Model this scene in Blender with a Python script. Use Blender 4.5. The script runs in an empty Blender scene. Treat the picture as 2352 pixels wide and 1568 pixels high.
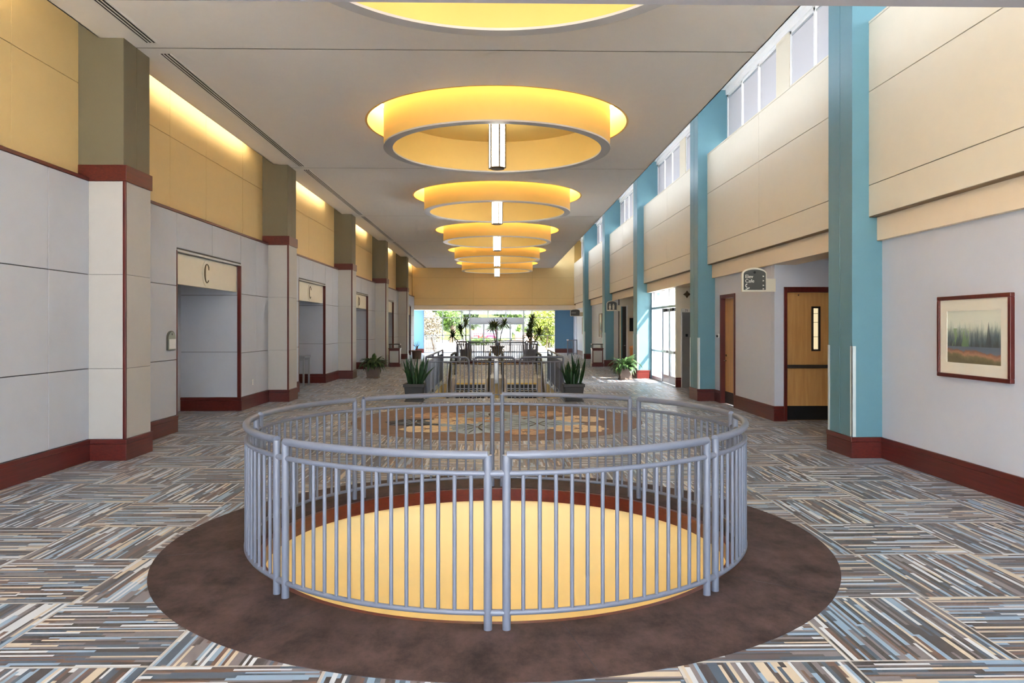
import bpy, bmesh, math, random
from mathutils import Vector, Matrix
random.seed(7)
S = bpy.context.scene
COL = S.collection
# ------------------------------------------------------------------ camera
cam = bpy.data.cameras.new('camera'); camo = bpy.data.objects.new('camera', cam); COL.objects.link(camo)
FPX = 1755.0
cam.sensor_width = 36.0; cam.lens = 36.0 * FPX / 2352.0
cam.shift_x = 0.0; cam.shift_y = -34.0 / 2352.0
cam.clip_start = 0.05; cam.clip_end = 600
camo.location = (0, 0, 1.82)
camo.rotation_euler = (math.radians(90), 0, -math.atan(34 / 1755.0))
S.camera = camo
# ------------------------------------------------------------------ view, world, sun
S.view_settings.view_transform = 'Standard'; S.view_settings.look = 'None'
S.view_settings.exposure = 2.88; S.view_settings.gamma = 1.0; S.view_settings.use_curve_mapping = False
S.cycles.use_adaptive_sampling = True; S.cycles.adaptive_threshold = 0.1; S.cycles.adaptive_min_samples = 16; S.cycles.use_denoising = True; S.cycles.max_bounces = 8; S.cycles.glossy_bounces = 3; S.cycles.transparent_max_bounces = 12
W = bpy.data.worlds.new('sky'); S.world = W; W.use_nodes = True
wn = W.node_tree.nodes; wl = W.node_tree.links
bg = wn['Background']
sky = wn.new('ShaderNodeTexSky'); sky.sky_type = 'HOSEK_WILKIE'; sky.turbidity = 4.0; sky.ground_albedo = 0.5
sky.sun_direction = Vector((0.55, -0.42, 0.72)).normalized()
mixw = wn.new('ShaderNodeMix'); mixw.data_type = 'RGBA'; mixw.inputs[0].default_value = 0.55
wl.new(sky.outputs[0], mixw.inputs[6]); mixw.inputs[7].default_value = (0.86, 0.93, 1.0, 1)
wl.new(mixw.outputs[2], bg.inputs[0]); bg.inputs[1].default_value = 2.6
sl = bpy.data.lights.new('sun', 'SUN'); sl.energy = 10.0; sl.angle = math.radians(1.0); sl.color = (1.0, 0.95, 0.86)
slo = bpy.data.objects.new('sun', sl); COL.objects.link(slo)
slo.rotation_euler = Vector((0.55, -0.42, 0.72)).to_track_quat('Z', 'Y').to_euler(); slo.location = (30, 20, 40)

# ------------------------------------------------------------------ materials
def lin(c):
    return tuple(((v / 255) / 12.92 if v <= 10.31 else ((v / 255 + 0.055) / 1.055) ** 2.4) for v in c) + (1.0,)
class NT:
    def __init__(s, name):
        s.m = bpy.data.materials.new(name); s.m.use_nodes = True
        s.t = s.m.node_tree; s.n = s.t.nodes; s.l = s.t.links
        s.b = s.n['Principled BSDF']; s.o = s.n['Material Output']
    def new(s, t, **k):
        n = s.n.new(t)
        for a, b in k.items(): setattr(n, a, b)
        return n
    def put(s, sock, v):
        if isinstance(v, (int, float)): sock.default_value = v
        elif isinstance(v, tuple): sock.default_value = v
        else: s.l.new(v, sock)
    def math(s, op, a, b=None, c=None):
        n = s.new('ShaderNodeMath', operation=op); s.put(n.inputs[0], a)
        if b is not None: s.put(n.inputs[1], b)
        if c is not None: s.put(n.inputs[2], c)
        return n.outputs[0]
    def mix(s, f, a, b):
        n = s.new('ShaderNodeMix', data_type='RGBA'); s.put(n.inputs[0], f); s.put(n.inputs[6], a); s.put(n.inputs[7], b)
        return n.outputs[2]
    def ramp(s, f, stops, const=False):
        n = s.new('ShaderNodeValToRGB'); r = n.color_ramp
        r.interpolation = 'CONSTANT' if const else 'LINEAR'
        while len(r.elements) < len(stops): r.elements.new(0.5)
        for e, (p, c) in zip(r.elements, stops): e.position = p; e.color = c
        s.put(n.inputs[0], f); return n.outputs[0]
    def noise(s, scale, detail=3, vec=None, rough=0.5):
        n = s.new('ShaderNodeTexNoise'); n.inputs['Scale'].default_value = scale; n.inputs['Detail'].default_value = detail
        n.inputs['Roughness'].default_value = rough
        if vec is not None: s.l.new(vec, n.inputs['Vector'])
        return n.outputs[0]
    def pos(s): return s.new('ShaderNodeNewGeometry').outputs['Position']
    def obj(s): return s.new('ShaderNodeTexCoord').outputs['Object']
    def scale(s, vec, v):
        n = s.new('ShaderNodeMapping'); s.l.new(vec, n.inputs[0]); n.inputs['Scale'].default_value = v; return n.outputs[0]
    def bump(s, h, strength=0.2, dist=0.01):
        n = s.new('ShaderNodeBump'); n.inputs['Strength'].default_value = strength; n.inputs['Distance'].default_value = dist
        s.l.new(h, n.inputs['Height']); s.l.new(n.outputs[0], s.b.inputs['Normal'])
def paint(name, c, rough=0.55, var=0.05, sc=6.0, metal=0.0, spec=0.4, bump=0.03):
    t = NT(name); a = lin(c); p = t.pos()
    f = t.noise(sc, 4, p)
    d = tuple(v * (1 - var) for v in a[:3]) + (1,); e = tuple(min(1, v * (1 + var)) for v in a[:3]) + (1,)
    t.put(t.b.inputs['Base Color'], t.mix(f, d, e)); t.b.inputs['Roughness'].default_value = rough
    t.b.inputs['Metallic'].default_value = metal; t.b.inputs['Specular IOR Level'].default_value = spec
    if bump: t.bump(t.noise(140, 2, p), bump, 0.004)
    return t.m
def emis(name, c, s):
    t = NT(name); a = lin(c); f = t.noise(9, 2, t.pos())
    t.n.remove(t.b); e = t.new('ShaderNodeEmission'); e.inputs[1].default_value = s
    t.put(e.inputs[0], t.mix(t.math('MULTIPLY', f, 0.15), a, (1, 1, 1, 1))); t.l.new(e.outputs[0], t.o.inputs[0]); return t.m
def glassm(name, tint=(1, 1, 1, 1), refl=0.06):
    t = NT(name); t.n.remove(t.b)
    tr = t.new('ShaderNodeBsdfTransparent'); tr.inputs[0].default_value = tint
    gl = t.new('ShaderNodeBsdfGlossy'); gl.inputs['Roughness'].default_value = 0.02
    lw = t.new('ShaderNodeLayerWeight'); lw.inputs[0].default_value = 0.25
    f = t.math('MULTIPLY_ADD', lw.outputs['Fresnel'], 0.5, refl)
    mx = t.new('ShaderNodeMixShader'); t.l.new(f, mx.inputs[0]); t.l.new(tr.outputs[0], mx.inputs[1]); t.l.new(gl.outputs[0], mx.inputs[2])
    t.l.new(mx.outputs[0], t.o.inputs[0]); return t.m
def fabricshade(name, c, tl=0.5):
    t = NT(name); t.n.remove(t.b); a = lin(c)
    col = t.mix(t.noise(300, 2, t.pos()), tuple(v * .93 for v in a[:3]) + (1,), a)
    d = t.new('ShaderNodeBsdfDiffuse'); x = t.new('ShaderNodeBsdfTranslucent')
    t.l.new(col, d.inputs[0]); t.l.new(col, x.inputs[0])
    mx = t.new('ShaderNodeMixShader'); mx.inputs[0].default_value = tl
    t.l.new(d.outputs[0], mx.inputs[1]); t.l.new(x.outputs[0], mx.inputs[2]); t.l.new(mx.outputs[0], t.o.inputs[0]); return t.m
def wood(name, c0, c1, axis='Y', rough=0.32, sc=1.0):
    t = NT(name); p = t.pos()
    sv = {'Y': (14, 1.0, 26), 'Z': (14, 14, 1.0)}[axis]
    f = t.noise(1.6 * sc, 5, t.scale(p, sv), 0.6)
    t.put(t.b.inputs['Base Color'], t.ramp(f, [(0.25, lin(c0)), (0.75, lin(c1))])); t.b.inputs['Roughness'].default_value = rough
    t.bump(f, 0.04, 0.003); return t.m
def carpet():
    t = NT('striped_carpet'); p = t.pos()
    sp = t.new('ShaderNodeSeparateXYZ'); t.l.new(p, sp.inputs[0])
    tx = t.math('DIVIDE', t.math('SUBTRACT', sp.outputs[0], 1.91), 0.945); ty = t.math('DIVIDE', t.math('SUBTRACT', sp.outputs[1], 4.12), 0.963)
    ix = t.math('FLOOR', tx); iy = t.math('FLOOR', ty); fx = t.math('FRACT', tx); fy = t.math('FRACT', ty)
    par = t.math('FLOORED_MODULO', t.math('ADD', ix, iy), 2.0)
    def sel(a, b): return t.math('ADD', t.math('MULTIPLY', a, t.math('SUBTRACT', 1.0, par)), t.math('MULTIPLY', b, par))
    a = sel(fx, fy); b = sel(fy, fx)
    aw = t.math('ADD', a, t.math('MULTIPLY', t.math('SINE', t.math('MULTIPLY', a, 47.0)), 0.007))
    s = t.math('FLOOR', t.math('MULTIPLY', aw, 44.0))
    def wn(x, y, z):
        cb = t.new('ShaderNodeCombineXYZ'); t.put(cb.inputs[0], x); t.put(cb.inputs[1], y); t.put(cb.inputs[2], z)
        n = t.new('ShaderNodeTexWhiteNoise', noise_dimensions='3D'); t.l.new(cb.outputs[0], n.inputs[0]); return n.outputs[0]
    r1 = wn(s, ix, iy)
    seg = t.math('FLOOR', t.math('ADD', t.math('MULTIPLY', b, t.math('MULTIPLY_ADD', r1, 2.4, 1.2)), t.math('MULTIPLY', r1, 7.0)))
    r2 = wn(t.math('ADD', s, t.math('MULTIPLY', ix, 91.0)), t.math('ADD', seg, t.math('MULTIPLY', iy, 57.0)), par)
    c = t.ramp(r2, [(0.0, lin((60, 47, 46))), (0.19, lin((116, 80, 62))), (0.29, lin((70, 92, 114))), (0.42, lin((134, 126, 130))),
                    (0.56, lin((150, 182, 214))), (0.71, lin((226, 210, 186))), (0.8, lin((90, 76, 76))), (0.88, lin((226, 234, 244)))], True)
    edge = t.math('MAXIMUM', t.math('LESS_THAN', a, 0.022), t.math('LESS_THAN', b, 0.014))
    c = t.mix(t.math('MULTIPLY', edge, 0.75), c, lin((222, 216, 208)))
    pile = t.noise(220, 2, p)
    c = t.mix(t.math('MULTIPLY', pile, 0.2), c, lin((60, 52, 52)))
    c = t.mix(0.28, c, (0.010, 0.009, 0.009, 1))
    t.put(t.b.inputs['Base Color'], c); t.b.inputs['Roughness'].default_value = 0.4
    t.b.inputs['Specular IOR Level'].default_value = 0.6; t.b.inputs['Sheen Weight'].default_value = 0.14; t.b.inputs['Sheen Roughness'].default_value = 0.35
    t.bump(t.math('ADD', pile, r2), 0.25, 0.003); return t.m
def mottled(name, c0, c1, rough=0.7):
    t = NT(name); p = t.pos()
    f = t.noise(2.6, 8, t.scale(p, (1.2, 0.8, 1)), 0.75); g = t.noise(180, 2, p)
    c = t.ramp(f, [(0.33, lin(c0)), (0.68, lin(c1))])
    t.put(t.b.inputs['Base Color'], t.mix(t.math('MULTIPLY', g, 0.2), c, lin(c0))); t.b.inputs['Roughness'].default_value = rough
    t.b.inputs['Specular IOR Level'].default_value = 0.25; t.bump(g, 0.2, 0.003); return t.m
def landscape(name, w, h, seed):
    # misty wooded lake watercolour, drawn on the picture's own y (width) and z (height)
    t = NT(name); o = t.obj(); sp = t.new('ShaderNodeSeparateXYZ'); t.l.new(o, sp.inputs[0])
    u = t.math('DIVIDE', sp.outputs[1], w); v = t.math('DIVIDE', sp.outputs[2], h)
    vec = t.scale(o, (1, 11, 2.2)); off = t.new('ShaderNodeVectorMath', operation='ADD'); t.l.new(vec, off.inputs[0]); off.inputs[1].default_value = (seed, seed * 2, 0)
    n1 = t.noise(1.0, 5, off.outputs[0], 0.65); n2 = t.noise(9, 4, o)
    wood_ = t.ramp(t.math('ADD', t.math('MULTIPLY', v, 1.25), t.math('SUBTRACT', n1, 0.5)),
                   [(0.36, lin((44, 58, 64))), (0.52, lin((74, 94, 104))), (0.66, lin((124, 140, 136))), (0.82, lin((196, 206, 192))), (0.95, lin((216, 220, 206)))])
    gm = t.math('MULTIPLY', t.math('GREATER_THAN', u, 0.08), t.math('MULTIPLY', t.math('LESS_THAN', v, 0.66), t.math('GREATER_THAN', n1, 0.5)))
    wood_ = t.mix(t.math('MULTIPLY', gm, 0.75), wood_, lin((104, 142, 84)))
    cyp = t.math('LESS_THAN', t.math('ABSOLUTE', t.math('ADD', u, 0.27)), t.math('MULTIPLY', t.math('SUBTRACT', 0.78, v), 0.11))
    wood_ = t.mix(t.math('MULTIPLY', cyp, 0.85), wood_, lin((46, 58, 66)))
    fore = t.ramp(t.math('ADD', t.math('ADD', v, t.math('MULTIPLY', u, -0.12)), t.math('MULTIPLY', t.math('SUBTRACT', n2, 0.5), 0.16)),
                  [(0.04, lin((92, 84, 56))), (0.12, lin((110, 104, 66))), (0.17, lin((170, 122, 92))), (0.215, lin((134, 86, 64))), (0.24, lin((92, 104, 124))), (0.31, lin((84, 100, 118)))])
    c = t.mix(t.math('GREATER_THAN', v, 0.315), fore, wood_)
    c = t.mix(t.math('MULTIPLY', n2, 0.12), c, lin((220, 218, 205)))
    t.put(t.b.inputs['Base Color'], c); t.b.inputs['Roughness'].default_value = 0.5; return t.m
def leafm(name, c0, c1, sc=3.0, tr=0.25):
    t = NT(name); f = t.noise(sc, 4, t.pos())
    t.put(t.b.inputs['Base Color'], t.ramp(f, [(0.3, lin(c0)), (0.7, lin(c1))])); t.b.inputs['Roughness'].default_value = 0.45
    t.b.inputs['Subsurface Weight'].default_value = 0.0
    x = t.new('ShaderNodeBsdfTranslucent'); x.inputs[0].default_value = lin(c1)
    mx = t.new('ShaderNodeMixShader'); mx.inputs[0].default_value = tr
    t.l.new(t.b.outputs[0], mx.inputs[1]); t.l.new(x.outputs[0], mx.inputs[2]); t.l.new(mx.outputs[0], t.o.inputs[0]); return t.m

MT = dict(
    grey=paint('grey_wall_panel', (192, 197, 208), 0.6, 0.03), greyback=paint('panel_joint', (92, 92, 96), 0.8),
    colgrey=paint('column_cladding', (186, 184, 181), 0.6, 0.03), olive=paint('olive_paint', (116, 110, 88), 0.55, 0.04),
    yellow=paint('yellow_wall_panel', (226, 198, 140), 0.55, 0.03), yjoint=paint('yellow_joint', (168, 136, 78), 0.8),
    ring=paint('ring_yellow', (232, 198, 118), 0.5, 0.02), rim=paint('ring_rim', (196, 196, 200), 0.35, 0.03, spec=0.6),
    red=wood('mahogany', (70, 20, 17), (104, 34, 26), 'Y'), redz=wood('mahogany_upright', (70, 20, 17), (100, 32, 25), 'Z'),
    teal=paint('teal_paint', (100, 144, 158), 0.42, 0.03), teald=paint('teal_groove', (78, 124, 136), 0.6),
    rwall=paint('lavender_grey_wall', (204, 209, 222), 0.6, 0.02), cream=paint('cream_panel', (228, 219, 199), 0.55, 0.02),
    cjoint=paint('cream_joint', (140, 122, 98), 0.8), peach=paint('beam_paint', (238, 222, 198), 0.6, 0.02),
    ceil=paint('ceiling_paint', (248, 247, 246), 0.75, 0.02), ceilj=paint('ceiling_joint', (170, 166, 162), 0.8),
    white=paint('white_paint', (238, 238, 238), 0.5, 0.02), rail=paint('rail_paint', (104, 110, 126), 0.35, 0.05, spec=0.6),
    blue=paint('blue_end_wall', (104, 150, 184), 0.55, 0.03), alu=paint('aluminium', (178, 184, 192), 0.3, 0.04, metal=0.6),
    steel=paint('brushed_steel', (186, 186, 186), 0.28, 0.06, metal=0.9), steeld=paint('dark_steel', (96, 94, 92), 0.35, 0.06, metal=0.8),
    black=paint('black_rubber', (22, 22, 24), 0.45, 0.1), dark=paint('dark_metal', (52, 44, 40), 0.45, 0.1),
    maple=wood('maple_veneer', (184, 132, 74), (216, 168, 104), 'Z', 0.4, 0.6), bronze=paint('bronze', (92, 76, 48), 0.4, 0.1, metal=0.5),
    signg=paint('sign_grey', (82, 84, 80), 0.5, 0.05), signc=paint('sign_cream', (226, 220, 202), 0.5, 0.03), signw=paint('sign_letter', (240, 238, 228), 0.5, 0.02),
    mat=paint('picture_mat', (226, 222, 208), 0.7, 0.02), glass=glassm('window_glass'), shade=fabricshade('roller_fabric', (214, 213, 218), 0.1),
    lamp=emis('lantern_glass', (255, 246, 226), 3.2), cove=emis('cove_lamp', (255, 240, 205), 5.0), covel=emis('cove_tube', (255, 240, 205), 6.0),
    slot=emis('slot_fill', (226, 238, 255), 5.0), carpet=carpet(), brown=mottled('brown_carpet', (32, 23, 24), (92, 73, 71)), tan=mottled('tan_carpet', (116, 98, 90), (146, 124, 114)),
    fblue=mottled('inlay_blue', (150, 174, 192), (188, 206, 218)), fcream=mottled('inlay_cream', (220, 198, 162), (240, 222, 192)), forange=mottled('inlay_rust', (172, 136, 108), (204, 168, 138)),
    fdark=mottled('inlay_dark', (38, 42, 52), (58, 62, 72)),
    shaft=paint('shaft_paint', (246, 226, 170), 0.6, 0.02), pot=paint('dark_planter', (58, 58, 60), 0.5, 0.1), potb=paint('brown_planter', (108, 92, 84), 0.55, 0.12, 20), soil=paint('soil', (52, 40, 32), 0.9, 0.3, 40),
    snake=leafm('snake_leaf', (12, 38, 20), (42, 86, 42), 14, 0.1), bush=leafm('houseplant_leaf', (16, 40, 18), (88, 120, 70), 10, 0.15),
    drac=leafm('dracaena_leaf', (34, 52, 24), (96, 112, 44), 6, 0.2), bark=paint('bark', (92, 78, 62), 0.9, 0.3, 20), dry=paint('dry_stem', (128, 104, 78), 0.9, 0.2, 20),
    urn=paint('urn_stone', (150, 128, 92), 0.6, 0.2, 14), basket=paint('basket', (92, 82, 84), 0.7, 0.25, 60),
    leafg=leafm('tree_leaf', (18, 40, 12), (72, 100, 28), 0.8, 0.3), leafy=leafm('shrub_leaf', (66, 86, 22), (120, 130, 46), 0.9, 0.3), leafd=leafm('dry_scrub', (76, 70, 54), (118, 108, 90), 1.1, 0.2),
    grass=paint('lawn', (58, 74, 26), 0.9, 0.2, 1.5), conc=paint('concrete', (206, 198, 190), 0.8, 0.06, 2), asph=paint('asphalt', (104, 102, 102), 0.9, 0.08, 2),
    carred=paint('car_red', (110, 10, 18), 0.2, 0.03, spec=0.8), carmag=paint('car_magenta', (104, 12, 48), 0.2, 0.03, spec=0.8), carwhite=paint('car_white', (170, 170, 172), 0.2, 0.02, spec=0.8), tyre=paint('tyre', (28, 28, 30), 0.8), carglass=paint('car_glass', (48, 56, 66), 0.1, 0.05, spec=0.9),
    fore=paint('forecourt', (104, 96, 90), 0.8, 0.08, 1.2), stucco=paint('stucco', (150, 112, 88), 0.8, 0.06, 2), slat=paint('weathered_slat', (150, 146, 138), 0.7, 0.15, 8), yellowline=paint('safety_yellow', (238, 196, 30), 0.5, 0.05),
    sand=paint('peach_plastic', (214, 150, 96), 0.5, 0.05), pic=landscape('watercolour', 1.0, 0.6, 3.0), pic2=landscape('watercolour_pale', 0.8, 0.9, 11.0), screen=paint('tv_screen', (14, 15, 18), 0.12, 0.1, spec=0.7),
)
# ------------------------------------------------------------------ mesh helpers
ORG = {}
class MB:
    def __init__(s): s.v = []; s.f = []
    def add(s, vs, fs):
        b = len(s.v); s.v += [tuple(p) for p in vs]; s.f += [tuple(b + i for i in q) for q in fs]; return s
    def box(s, x0, x1, y0, y1, z0, z1):
        x0, x1 = min(x0, x1), max(x0, x1); y0, y1 = min(y0, y1), max(y0, y1); z0, z1 = min(z0, z1), max(z0, z1)
        return s.add([(x0, y0, z0), (x1, y0, z0), (x1, y1, z0), (x0, y1, z0), (x0, y0, z1), (x1, y0, z1), (x1, y1, z1), (x0, y1, z1)],
                     [(0, 3, 2, 1), (4, 5, 6, 7), (0, 1, 5, 4), (1, 2, 6, 5), (2, 3, 7, 6), (3, 0, 4, 7)])
    def tube(s, path, r, n=10, closed=False, caps=True):
        P = [Vector(p) for p in path]; N = len(P); R = r if isinstance(r, (list, tuple)) else [r] * N
        rings = []; up = None
        for i, p in enumerate(P):
            if closed: t = (P[(i + 1) % N] - P[i - 1])
            else: t = (P[min(i + 1, N - 1)] - P[max(i - 1, 0)])
            t = t.normalized() if t.length > 1e-9 else Vector((0, 0, 1))
            if up is None:
                up = Vector((0, 0, 1)) if abs(t.z) < 0.9 else Vector((1, 0, 0))
            a = (up - t * up.dot(t)).normalized(); b = t.cross(a); up = a
            rings.append([p + (a * math.cos(2 * math.pi * k / n) + b * math.sin(2 * math.pi * k / n)) * R[i] for k in range(n)])
        vs = [q for rg in rings for q in rg]; fs = []
        for i in range(N if closed else N - 1):
            j = (i + 1) % N
            for k in range(n): fs.append((i * n + k, i * n + (k + 1) % n, j * n + (k + 1) % n, j * n + k))
        if caps and not closed:
            fs.append(tuple(range(n - 1, -1, -1))); fs.append(tuple((N - 1) * n + k for k in range(n)))
        return s.add(vs, fs)
    def annulus(s, cx, cy, r0, r1, z0, z1, n=96, a0=0, a1=2 * math.pi):
        full = abs(a1 - a0 - 2 * math.pi) < 1e-6; m = n if full else n + 1; vs = []; fs = []
        for i in range(m):
            a = a0 + (a1 - a0) * i / n; c, d = math.cos(a), math.sin(a)
            vs += [(cx + r0 * c, cy + r0 * d, z0), (cx + r1 * c, cy + r1 * d, z0), (cx + r1 * c, cy + r1 * d, z1), (cx + r0 * c, cy + r0 * d, z1)]
        for i in range(n):
            j = (i + 1) % m; A, B = i * 4, j * 4
            for k in range(4): fs.append((A + k, B + k, B + (k + 1) % 4, A + (k + 1) % 4))
        if not full: fs += [(0, 1, 2, 3), tuple((m - 1) * 4 + k for k in (3, 2, 1, 0))]
        return s.add(vs, fs)
    def disc(s, cx, cy, r, z, n=64, down=False):
        vs = [(cx + r * math.cos(2 * math.pi * i / n), cy + r * math.sin(2 * math.pi * i / n), z) for i in range(n)]
        return s.add(vs, [tuple(range(n)) if not down else tuple(range(n - 1, -1, -1))])
    def lathe(s, prof, cx=0, cy=0, n=24, a0=0.0, sq=False):
        vs = []; fs = []
        for r, z in prof:
            for k in range(n):
                a = a0 + 2 * math.pi * k / n; vs.append((cx + r * math.cos(a), cy + r * math.sin(a), z))
        for i in range(len(prof) - 1):
            for k in range(n): fs.append((i * n + k, i * n + (k + 1) % n, (i + 1) * n + (k + 1) % n, (i + 1) * n + k))
        fs.append(tuple(range(n - 1, -1, -1))); fs.append(tuple((len(prof) - 1) * n + k for k in range(n)))
        return s.add(vs, fs)
    def prism(s, pts, d0, d1, axis='Y'):
        # pts: 2D outline; axis Y -> (x,z) extruded along y; X -> (y,z) along x; Z -> (x,y) along z
        def P(p, d): return (p[0], d, p[1]) if axis == 'Y' else ((d, p[0], p[1]) if axis == 'X' else (p[0], p[1], d))
        n = len(pts); vs = [P(p, d0) for p in pts] + [P(p, d1) for p in pts]
        fs = [tuple(range(n)), tuple(range(2 * n - 1, n - 1, -1))] + [(i, i + n, (i + 1) % n + n, (i + 1) % n) for i in range(n)]
        return s.add(vs, fs)
    def mesh(s, name, org=(0, 0, 0), smooth=None):
        me = bpy.data.meshes.new(name); o = Vector(org)
        me.from_pydata([tuple(Vector(p) - o) for p in s.v], [], s.f); me.update()
        bm = bmesh.new(); bm.from_mesh(me); bmesh.ops.recalc_face_normals(bm, faces=bm.faces); bm.to_mesh(me); bm.free()
        if smooth:
            me.polygons.foreach_set('use_smooth', [True] * len(me.polygons)); me.set_sharp_from_angle(angle=math.radians(smooth))
        return me
    def build(s, name, mat, parent=None, smooth=None, bevel=0, org=None):
        if org is None:
            if parent is not None: org = ORG[parent.name]
            else:
                xs, ys, zs = zip(*s.v); org = Vector(((min(xs) + max(xs)) / 2, (min(ys) + max(ys)) / 2, min(zs)))
        org = Vector(org)
        me = s.mesh(name, org, smooth); me.materials.append(MT[mat] if isinstance(mat, str) else mat)
        o = bpy.data.objects.new(name, me); COL.objects.link(o); ORG[o.name] = org
        if parent is not None: o.parent = parent; o.location = org - ORG[parent.name]
        else: o.location = org
        if bevel:
            b = o.modifiers.new('bevel', 'BEVEL'); b.width = bevel; b.segments = 2; b.limit_method = 'ANGLE'
        return o
def place(me, name, parent, loc, rot=(0, 0, 0), scl=(1, 1, 1)):
    o = bpy.data.objects.new(name, me); COL.objects.link(o); o.parent = parent
    o.location = Vector(loc) - (ORG[parent.name] if parent else Vector()); o.rotation_euler = rot; o.scale = scl
    ORG[o.name] = Vector(loc); return o
def thing(name, label, cat, loc=(0, 0, 0), group=None):
    o = bpy.data.objects.new(name, None); COL.objects.link(o); o.location = loc; o.empty_display_size = 0.2
    ORG[o.name] = Vector(loc); return tag(o, label, cat, group)
def tag(o, label, cat, group=None):
    o['label'] = label; o['category'] = cat
    if group: o['group'] = group
    return o
def struct(o, label=None):
    o['kind'] = 'structure'
    if label: o['label'] = label
    return o
def sroot(name, loc=(0, 0, 0)):
    o = bpy.data.objects.new(name, None); COL.objects.link(o); o.location = loc; ORG[o.name] = Vector(loc); return struct(o)
def B(*a): return MB().box(*a)
def text(s, size, parent, mat, loc, rot, name='lettering', depth=0.004):
    cu = bpy.data.curves.new('lettering', 'FONT'); cu.body = s; cu.size = size; cu.extrude = depth; cu.align_x = 'LEFT'
    to = bpy.data.objects.new('tmp', cu); COL.objects.link(to)
    dg = bpy.context.evaluated_depsgraph_get(); me = bpy.data.meshes.new_from_object(to.evaluated_get(dg))
    bpy.data.objects.remove(to); me.materials.clear(); me.materials.append(MT[mat])
    return place(me, name, parent, loc, rot)

# ------------------------------------------------------------------ dimensions
PITCH = 8.14; CY0 = 10.5; CD = 0.76
XL = -5.55; XLU = -5.69; XR = 5.34; XP = 5.15; XRC = 4.92; XLC = -5.055
ZC = 5.75; YF = 2.6; YE = 51.2; YG = 53.2; YB = -4.0
def cy(k): return CY0 + PITCH * k
C1 = (0.0, 6.65); C2 = (0.0, 39.1); RH = 2.065; RO = 1.98; RB = 2.75
WX0, WX1, WY0, WY1 = -1.74, 1.62, 19.45, 24.45
TX, TY, OX, OY = 0.945, 0.963, 1.91, 4.12

# ------------------------------------------------------------------ floor
def hole_rect(m, x0, x1, y0, y1, c, r, z, n=96, flip=False):
    A = sorted(set([2 * math.pi * i / n for i in range(n)] + [math.atan2(y - c[1], x - c[0]) % (2 * math.pi) for x in (x0, x1) for y in (y0, y1)]))
    vs = []; fs = []
    for a in A:
        d, e = math.cos(a), math.sin(a); t = 1e9
        if d > 1e-9: t = min(t, (x1 - c[0]) / d)
        if d < -1e-9: t = min(t, (x0 - c[0]) / d)
        if e > 1e-9: t = min(t, (y1 - c[1]) / e)
        if e < -1e-9: t = min(t, (y0 - c[1]) / e)
        vs += [(c[0] + r * d, c[1] + r * e, z), (c[0] + t * d, c[1] + t * e, z)]
    N = len(A)
    for i in range(N):
        j = (i + 1) % N; fs.append((2 * i, 2 * i + 1, 2 * j + 1, 2 * j))
    m.add(vs, fs)
fm = MB(); FX0, FX1, FZ = -7.2, 7.2, -0.008
def rect(m, x0, x1, y0, y1, z): m.add([(x0, y0, z), (x1, y0, z), (x1, y1, z), (x0, y1, z)], [(0, 1, 2, 3)])
rect(fm, FX0, FX1, 0.9, 4.0, FZ); hole_rect(fm, FX0, FX1, 4.0, 9.3, C1, RO, FZ); rect(fm, FX0, FX1, 9.3, WY0, FZ)
rect(fm, FX0, WX0, WY0, WY1, FZ); rect(fm, WX1, FX1, WY0, WY1, FZ); rect(fm, FX0, FX1, WY1, 36.4, FZ)
hole_rect(fm, FX0, FX1, 36.4, 41.8, C2, RO, FZ); rect(fm, FX0, FX1, 41.8, YG + 0.1, FZ)
floor = struct(fm.build('floor', 'carpet', org=(0, 0, 0)), 'striped blue brown and cream carpet floor')
def tile(m, x0, x1, y0, y1, z0=-0.007, z1=0.0):
    g = 0.0015; x0 += g; x1 -= g; y0 += g; y1 -= g
    near = min((max(x0, min(c[0], x1)) - c[0]) ** 2 + (max(y0, min(c[1], y1)) - c[1]) ** 2 for c in (C1, C2)) < 2.6 ** 2
    inw = x1 > WX0 and x0 < WX1 and y1 > WY0 and y0 < WY1
    if not near and not inw: m.box(x0, x1, y0, y1, z0, z1); return
    xs = [x0 + (x1 - x0) * i / 10 for i in range(11)]; ys = [y0 + (y1 - y0) * i / 10 for i in range(11)]
    if inw:
        xs = sorted(set(([x0, x1] if not near else xs) + [w for w in (WX0, WX1) if x0 < w < x1])); ys = sorted(set(([y0, y1] if not near else ys) + [w for w in (WY0, WY1) if y0 < w < y1]))
    for i in range(len(xs) - 1):
        for j in range(len(ys) - 1):
            a, b = (xs[i] + xs[i + 1]) / 2, (ys[j] + ys[j + 1]) / 2
            if WX0 < a < WX1 and WY0 < b < WY1: continue
            if any((a - c[0]) ** 2 + (b - c[1]) ** 2 < 2.4 ** 2 for c in (C1, C2)): continue
            m.box(xs[i], xs[i + 1], ys[j], ys[j + 1], z0, z1)
full = None; ntile = 0; rest = MB()
for iy in range(-12, 52):
    for ix in range(-10, 6):
        x0, y0 = OX + ix * TX, OY + iy * TY
        if x0 > 7 or x0 + TX < -7 or y0 > YG - 0.9 or y0 < 1.0: continue
        seen = y0 + TY > 3.2 and -5.6 < x0 + TX / 2 < 5.4 and abs(x0 + TX / 2) < 0.75 * (y0 + TY) + 0.4
        m = MB(); tile(m, x0, x0 + TX, y0, y0 + TY)
        if not m.v: continue
        if seen and ntile < 300 and y0 > 2:
            ntile += 1
            if len(m.v) == 8 and abs(m.v[1][0] - m.v[0][0]) > TX - 0.01 and abs(m.v[3][1] - m.v[0][1]) > TY - 0.01:
                if full is None: full = MB().box(0.0015, TX - 0.0015, 0.0015, TY - 0.0015, -0.007, 0).mesh('carpet_tile'); full.materials.append(MT['carpet'])
                place(full, 'carpet_tile', floor, (x0, y0, 0))
            else: m.build('carpet_tile', 'carpet', floor)
        else: rest.add(m.v, m.f)
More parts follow.
